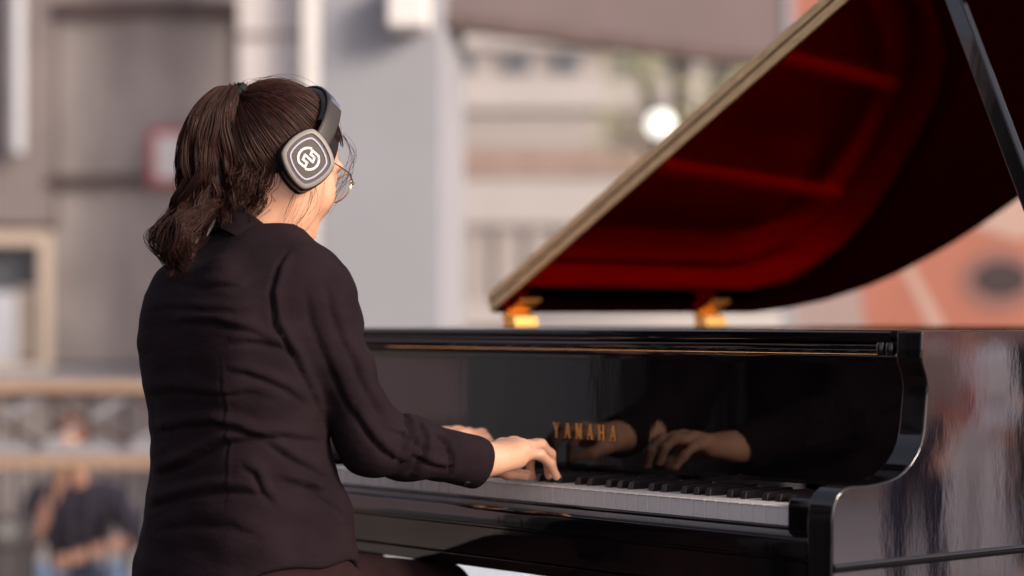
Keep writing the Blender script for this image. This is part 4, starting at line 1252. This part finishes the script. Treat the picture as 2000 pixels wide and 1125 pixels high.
# ponytail: clumps of waving strands
PT = [(0, -.476, 1.321), (0, -.490, 1.334), (0, -.507, 1.318), (0, -.521, 1.290), (-.002, -.527, 1.255), (-.004, -.525, 1.218), (-.006, -.521, 1.188), (-.010, -.536, 1.160), (-.012, -.551, 1.136), (-.012, -.562, 1.108), (-.010, -.573, 1.078)]
PW = [.008, .016, .026, .036, .044, .047, .043, .037, .031, .019, .006]
NP_ = 34
cen = spline(PT, NP_); wid = np.interp(np.linspace(0, 1, NP_), np.linspace(0, 1, len(PW)), PW)
def ponytail(NC, per):
    tt = np.linspace(0, 1, NP_)
    paths, rad = [], []
    for c in range(NC):
        a = RNG.uniform(0, 2 * np.pi); rr = RNG.uniform(.15, 1) ** .5
        ph, fr, am = RNG.uniform(0, 6.28), RNG.uniform(2.0, 3.4), RNG.uniform(.004, .015)
        ph2 = RNG.uniform(0, 6.28); L = RNG.uniform(.80, 1.0) if c % 4 else RNG.uniform(.55, .8)
        tw = RNG.uniform(-.7, .7)
        for s in range(per):
            a2 = a + RNG.normal() * .10 + tw * tt; r2 = rr + RNG.normal() * .055
            sp = 1 + .25 * np.sin(2 * np.pi * tt * 2 + ph)
            off = np.stack([np.cos(a2) * wid * r2 * .72, np.sin(a2) * wid * r2, np.zeros(NP_)], 1)
            g = np.clip((tt - .2) / .5, 0, 1)
            off[:, 1] += g * am * np.sin(fr * 2 * np.pi * tt + ph) + RNG.normal() * .0016 * g
            off[:, 0] += g * am * np.cos(fr * 2 * np.pi * tt + ph2) + RNG.normal() * .0016 * g
            off[:, 2] += g * .4 * am * np.sin(fr * 2 * np.pi * tt + ph2)
            Lk = np.clip(L * (1 + RNG.normal() * .025), .4, 1)
            u = tt * Lk
            p = np.stack([np.interp(u, tt, (cen + off)[:, k]) for k in range(3)], 1)
            paths.append(p); rad.append(np.full(NP_, RNG.uniform(.00025, .00065)) * np.clip((1.02 - tt) * 5, .25, 1))
    return np.array(paths), np.array(rad)
P2, r2 = ponytail(74, 60)
MBc = MB().tube(cen[8:-7], (wid * .55)[8:-7], 14)
MBc.build('ponytail_core', M['hair_cap'], hair)
pony = mesh_np('ponytail', *tubes_np(P2, r2), M['hair'], hair)
# curls: the thicker locks at the end of the tail and over the collar
def locks(guides, per, jit, r0, r1_, n=26):
    paths, rad = [], []
    for g in guides:
        c = spline(g, n); tt = np.linspace(0, 1, n)
        for s in range(per):
            o = RNG.normal(size=3) * jit
            spread = np.sin(np.pi * np.clip(tt * .95 + .05, 0, 1)) * .8 + .35 * tt + .15
            w = RNG.normal(size=3) * .002
            paths.append(c + o * spread[:, None] + w * np.sin(tt * 9 + RNG.uniform(0, 6))[:, None])
            rad.append(np.full(n, RNG.uniform(r0, r1_)) * np.clip((1.02 - tt) * 6, .3, 1))
    return np.array(paths), np.array(rad)
G = []
for k in range(16):
    x = RNG.uniform(-.035, .03)
    G.append([(x * .6, -.530 + RNG.uniform(-.01, .02), 1.20), (x, -.545 + RNG.uniform(-.015, .02), 1.165), (x * 1.2, -.570 + RNG.uniform(-.018, .012), 1.135), (x * 1.2, -.590 + RNG.uniform(-.016, .016), 1.112), (x, -.583 + RNG.uniform(-.02, .02), 1.088), (x * .8, -.572 + RNG.uniform(-.022, .014), 1.068 + RNG.uniform(-.012, .012))])
P3, r3 = locks(G, 26, .004, .0003, .0007)
mesh_np('curl', *tubes_np(P3, r3), M['hair'], pony)
# hair hanging at the nape, below the tie, to the collar
G = []
for k in range(34):
    a = RNG.uniform(-.7, 1.22)
    x0 = .066 * math.sin(a); y0 = -.425 - .070 * math.cos(a)
    z1 = RNG.uniform(1.158, 1.205)
    G.append([(x0, y0, 1.245 + RNG.uniform(-.03, .03)), (x0 * 1.0, y0 - .010, z1 + .028), (x0 * .9, y0 - .016 + RNG.uniform(-.008, .008), z1 + .012), (x0 * .75 + RNG.uniform(-.01, .012), y0 - .022 + RNG.uniform(-.012, .012), z1 - .005), (x0 * .7 + RNG.uniform(-.014, .016), y0 - .024 + RNG.uniform(-.016, .016), z1 - .03)])
P4, r4 = locks(G, 24, .0045, .0003, .0006)
mesh_np('nape_hair', *tubes_np(P4, r4), M['hair'], hair)
# loose strands: in front of the ear, across the temple, fly-aways round the crown and tail
G = []
for k in range(6):
    G.append([hp(.058 + RNG.uniform(-.004, .004), .060, .050), hp(.066, .078 + RNG.uniform(-.006, .010), .030), hp(.066, .086 + RNG.uniform(-.012, .008), .000), hp(.062, .082 + RNG.uniform(-.016, .006), -.030), hp(.060, .066 + RNG.uniform(-.014, .008), -.055 + RNG.uniform(-.03, .01))])
for k in range(10):
    y = RNG.uniform(-.012, .040)
    G.append([hp(.070, y, -.035), hp(.070, y + .004, -.06), hp(.064, y + .006 + RNG.uniform(-.006, .006), -.09), hp(.058, y + RNG.uniform(-.012, .006), -.125 + RNG.uniform(-.02, .02))])
P5, r5 = locks(G, 2, .0022, .00014, .00028, 20)
mesh_np('loose_strands', *tubes_np(P5, r5), M['hair'], hair)
fl = []
for k in range(300):
    i = RNG.integers(len(P2)); p = P2[i].copy(); b = RNG.integers(4, 24)
    o = RNG.normal(size=3) * .009; g = np.clip((np.arange(NP_) - b) / (NP_ - b), 0, 1) ** 1.5
    fl.append(p + o * g[:, None] + .003 * np.sin(np.arange(NP_) * .5 + k)[:, None] * g[:, None] * RNG.normal(size=3))
fl = np.array(fl)
mesh_np('flyaway_hair', *tubes_np(fl, np.full(fl.shape[:2], .00024)), M['hair'], hair)
sc_ = scalp_strands(160, 16); c_ = np.array(HC)
lf = 1 + np.abs(RNG.normal(size=(len(sc_), 1, 1))) * .05 * np.sin(np.linspace(0, np.pi, 16))[None, :, None]
sc_ = c_ + (sc_ - c_) * lf
mesh_np('stray_hair', *tubes_np(sc_, np.full(sc_.shape[:2], .00022)), M['hair'], hair)
# elastic
tn = np.array([0, -.55, .83]); tn /= np.linalg.norm(tn); e1 = np.array([1., 0, 0]); e2 = np.cross(tn, e1)
ring = [TIE + v3(0, -.005, .006) + .0135 * (math.cos(a) * e1 + math.sin(a) * e2) for a in np.linspace(0, 2 * math.pi, 28)]
MB().tube(ring, .0052, 10).build('hair_tie', M['tie'], hair)

# ------------------------------------------------------------------ headphones (worn, so a thing of their own)
hpn = empty('headphones', POS, -TH)
tag(hpn, 'black over-ear headphones with a pale ringed earcup worn by the pianist', 'headphones')
EC = np.array([.0985, -.4225, 1.2255])                     # middle of the outer face of the ear cup
def cup(side, EC):
    nrm = np.array([.955 * side, -.27, .10]); nrm /= np.linalg.norm(nrm)
    fw = np.array([0, .94, -.12]); fw -= nrm * (fw @ nrm); fw /= np.linalg.norm(fw)
    upv = np.cross(nrm, fw) * (1 if side > 0 else -1)
    if upv[2] < 0: upv = -upv
    def outline(sc, n=64, rx=.0380, ry=.0420, e=1.48):
        o = []
        for i in range(n):
            a = 2 * math.pi * i / n; c, s = math.cos(a), math.sin(a)
            r = (abs(c) ** e + abs(s) ** e) ** (-1 / e)
            x, y = r * c * rx, r * s * ry
            b = math.radians(-5)
            o.append((sc * (x * math.cos(b) - y * math.sin(b)), sc * (x * math.sin(b) + y * math.cos(b))))
        return o
    def stack(levels, close=(True, True)):
        V, F = [], []; n = 64
        for sc, h in levels:
            for x, y in outline(sc): V.append(EC + fw * x + upv * y + nrm * h)
        for j in range(len(levels) - 1):
            for i in range(n):
                i2 = (i + 1) % n; q = (j * n + i, j * n + i2, (j + 1) * n + i2, (j + 1) * n + i); F.append(q if side > 0 else q[::-1])
        if close[0]: F.append(tuple(range(n))[::-1])
        if close[1]: F.append(tuple(range((len(levels) - 1) * n, len(levels) * n)))
        return V, F
    c = MB().add(*stack([(1.0, -.040), (1.10, -.038), (1.15, -.030), (1.15, -.024), (1.09, -.021), (1.10, -.019), (1.14, -.012), (1.13, -.006), (1.06, -.001), (.5, -.001)])).build('earcup', M['hp_black'], hpn)
    MB().add(*stack([(.88, -.052), (1.02, -.051), (1.10, -.046), (1.08, -.041), (.9, -.040)])).build('ear_cushion', M['hp_pad'], c)
    r1 = MB().add(*stack([(1.075, -.001), (1.07, .0016), (1.03, .0034), (.90, .0036), (.885, .0020), (.885, -.001)], (False, False))).build('outer_ring', M['hp_ring'], c, sharp=50)
    MB().add(*stack([(.885, -.0005), (.885, .0018), (.4, .0022)])).build('face', M['hp_face'], c, sharp=50)
    MB().add(*stack([(.765, .0015), (.76, .0030), (.70, .0030), (.69, .0015)], (False, False))).build('light_ring', M['hp_ring_in'], c, sharp=50)
    # printed emblem: broken ring crossed by two angular hooks
    mb = MB()
    def P(x, y, h): return EC + fw * x + upv * y + nrm * h
    def flat(poly):
        V = [P(x, y, .0027) for x, y in poly] + [P(x, y, .0018) for x, y in poly]; n = len(poly)
        F = [tuple(range(n)), tuple(range(n, 2 * n))[::-1]] + [(i, n + i, n + (i + 1) % n, (i + 1) % n) for i in range(n)]
        mb.add(V, F)
    for a0, a1 in ((75, 208), (255, 388)):
        for k in range(14):
            b0, b1 = (math.radians(a0 + (a1 - a0) * t / 14) for t in (k, k + 1))
            flat([(.0174 * math.cos(b0), .0174 * math.sin(b0)), (.0174 * math.cos(b1), .0174 * math.sin(b1)), (.0142 * math.cos(b1), .0142 * math.sin(b1)), (.0142 * math.cos(b0), .0142 * math.sin(b0))])
    def stroke(pts, w):
        for (x0, y0), (x1, y1) in zip(pts[:-1], pts[1:]):
            d = Vector((x1 - x0, y1 - y0)).normalized(); nx, ny = -d.y * w / 2, d.x * w / 2; ex, ey = d.x * w / 2, d.y * w / 2
            flat([(x0 - ex + nx, y0 - ey + ny), (x1 + ex + nx, y1 + ey + ny), (x1 + ex - nx, y1 + ey - ny), (x0 - ex - nx, y0 - ey - ny)])
    stroke([(0.0119, 0.0081), (0.0046, 0.0129), (0.0029, 0.0068), (0.0090, 0.0027), (0.0066, -0.0041), (-0.0055, 0.0050), (-0.0087, -0.0021), (-0.0020, -0.0059), (-0.0049, -0.0131), (-0.0124, -0.0081)], .0033)
    mb.build('emblem', M['hp_logo'], c, smooth=False)
    return nrm, fw, upv
fr = cup(1, EC)
cup(-1, EC * np.array([-1, 1, 1]) + np.array([-.002, .016, 0]))
# headband: padded arc, satin yoke above each cup
wv = np.array([0, .60, .80])
def bandp(a, r=1.0):
    return np.array(HC) + np.array([0, -.004, -.004]) + np.array([1., 0, 0]) * .0905 * r * math.cos(a) + wv * .1115 * r * math.sin(a)
side_v = np.cross(np.array([1., 0, 0]), wv)
def arc_band(a0, a1, w, t, name, m, off=1.0, parent=hpn):
    V, F = [], []; n = 40; prof = []
    for i in range(12):
        b = 2 * math.pi * i / 12; prof.append((w * math.copysign(abs(math.cos(b)) ** .6, math.cos(b)), t * math.copysign(abs(math.sin(b)) ** .6, math.sin(b))))
    for i in range(n + 1):
        a = a0 + (a1 - a0) * i / n; c = bandp(a, off); rd = bandp(a, off + .05) - c; rd /= np.linalg.norm(rd)
        for x, y in prof: V.append(c + side_v * x + rd * y)
    for i in range(n):
        for j in range(12):
            j2 = (j + 1) % 12; F.append((i * 12 + j, (i + 1) * 12 + j, (i + 1) * 12 + j2, i * 12 + j2))
    F += [tuple(range(12)), tuple(range(n * 12, n * 12 + 12))[::-1]]
    return MB().add(V, F).build(name, m, parent, sharp=60)
arc_band(math.radians(24), math.radians(156), .0155, .0075, 'headband_pad', M['hp_pad'], .995)
arc_band(math.radians(24), math.radians(156), .0135, .0022, 'headband', M['hp_black'], 1.085)
for a0, a1 in ((8, 44), (172, 136)):
    y = arc_band(math.radians(a0), math.radians(a1), .0145, .0030, 'yoke', M['hp_arm'], 1.115)
    arc_band(math.radians(a1 - 1 if a0 < 90 else a1 + 1), math.radians(a1 + 5 if a0 < 90 else a1 - 5), .0100, .0012, 'metal_slider', M['steel'], 1.135, y)

# ------------------------------------------------------------------ spectacles
gl = empty('spectacles', POS, -TH)
tag(gl, 'thin gold-rimmed round spectacles on the face of the pianist', 'glasses')
for s in (1, -1):
    lc = hp(.034 * s, .104, -.018); nf = HR @ v3(.12 * s, 1, -.10); nf /= np.linalg.norm(nf); rx = np.cross(nf, v3(0, 0, 1)); rx /= np.linalg.norm(rx); ru = np.cross(rx, nf)
    ring = [lc + .0250 * math.cos(a) * rx + .0235 * math.sin(a) * ru for a in np.linspace(0, 2 * math.pi, 41)]
    rim = MB().tube(ring, .0012, 8).build('rim', M['specs'], gl)
    V = [lc] + ring[:-1]; F = [(0, 1 + i, 1 + (i + 1) % 40) for i in range(40)]
    MB().add(V, F).build('lens', M['lens'], rim)
    h0 = lc + rx * .0255 * s * (1 if (rx @ (HR @ v3(1, 0, 0))) > 0 else -1) + ru * .008
    MB().tube([h0, h0 + HR @ v3(.004 * s, -.003, 0), hp(.070 * s, .085, -.004), hp(.080 * s, .02, -.004), hp(.079 * s, -.02, -.012)], .0011, 8).build('temple', M['specs'], gl)
    mb = MB().bar(h0 - nf * .004, h0 + nf * .003, .004, .005); mb.build('hinge', M['specs'], gl, bevel=.0008)
MB().tube([hp(-.010, .111, -.012), hp(0, .114, -.007), hp(.010, .111, -.012)], .0011, 8).build('bridge', M['specs'], gl)

# ------------------------------------------------------------------ bench
bench = empty('piano_bench', POS + Dx * -.47, -TH)
tag(bench, 'black padded piano bench that the pianist sits on', 'bench')
MB().box((-.30, -.165, .395), (.30, .165, .462)).build('cushion', M['hp_pad'], bench, bevel=.02, seg=4)
MB().box((-.29, -.155, .33), (.29, .155, .3945)).build('frame', LK, bench, bevel=.004)
for sx in (-1, 1):
    for sy in (-1, 1):
        MB().prism([(sx * .255 - .024, sy * .12 - .024), (sx * .255 + .024, sy * .12 - .024), (sx * .255 + .024, sy * .12 + .024), (sx * .255 - .024, sy * .12 + .024)], 'z', .002, .3295).build('leg', LK, bench, bevel=.003)
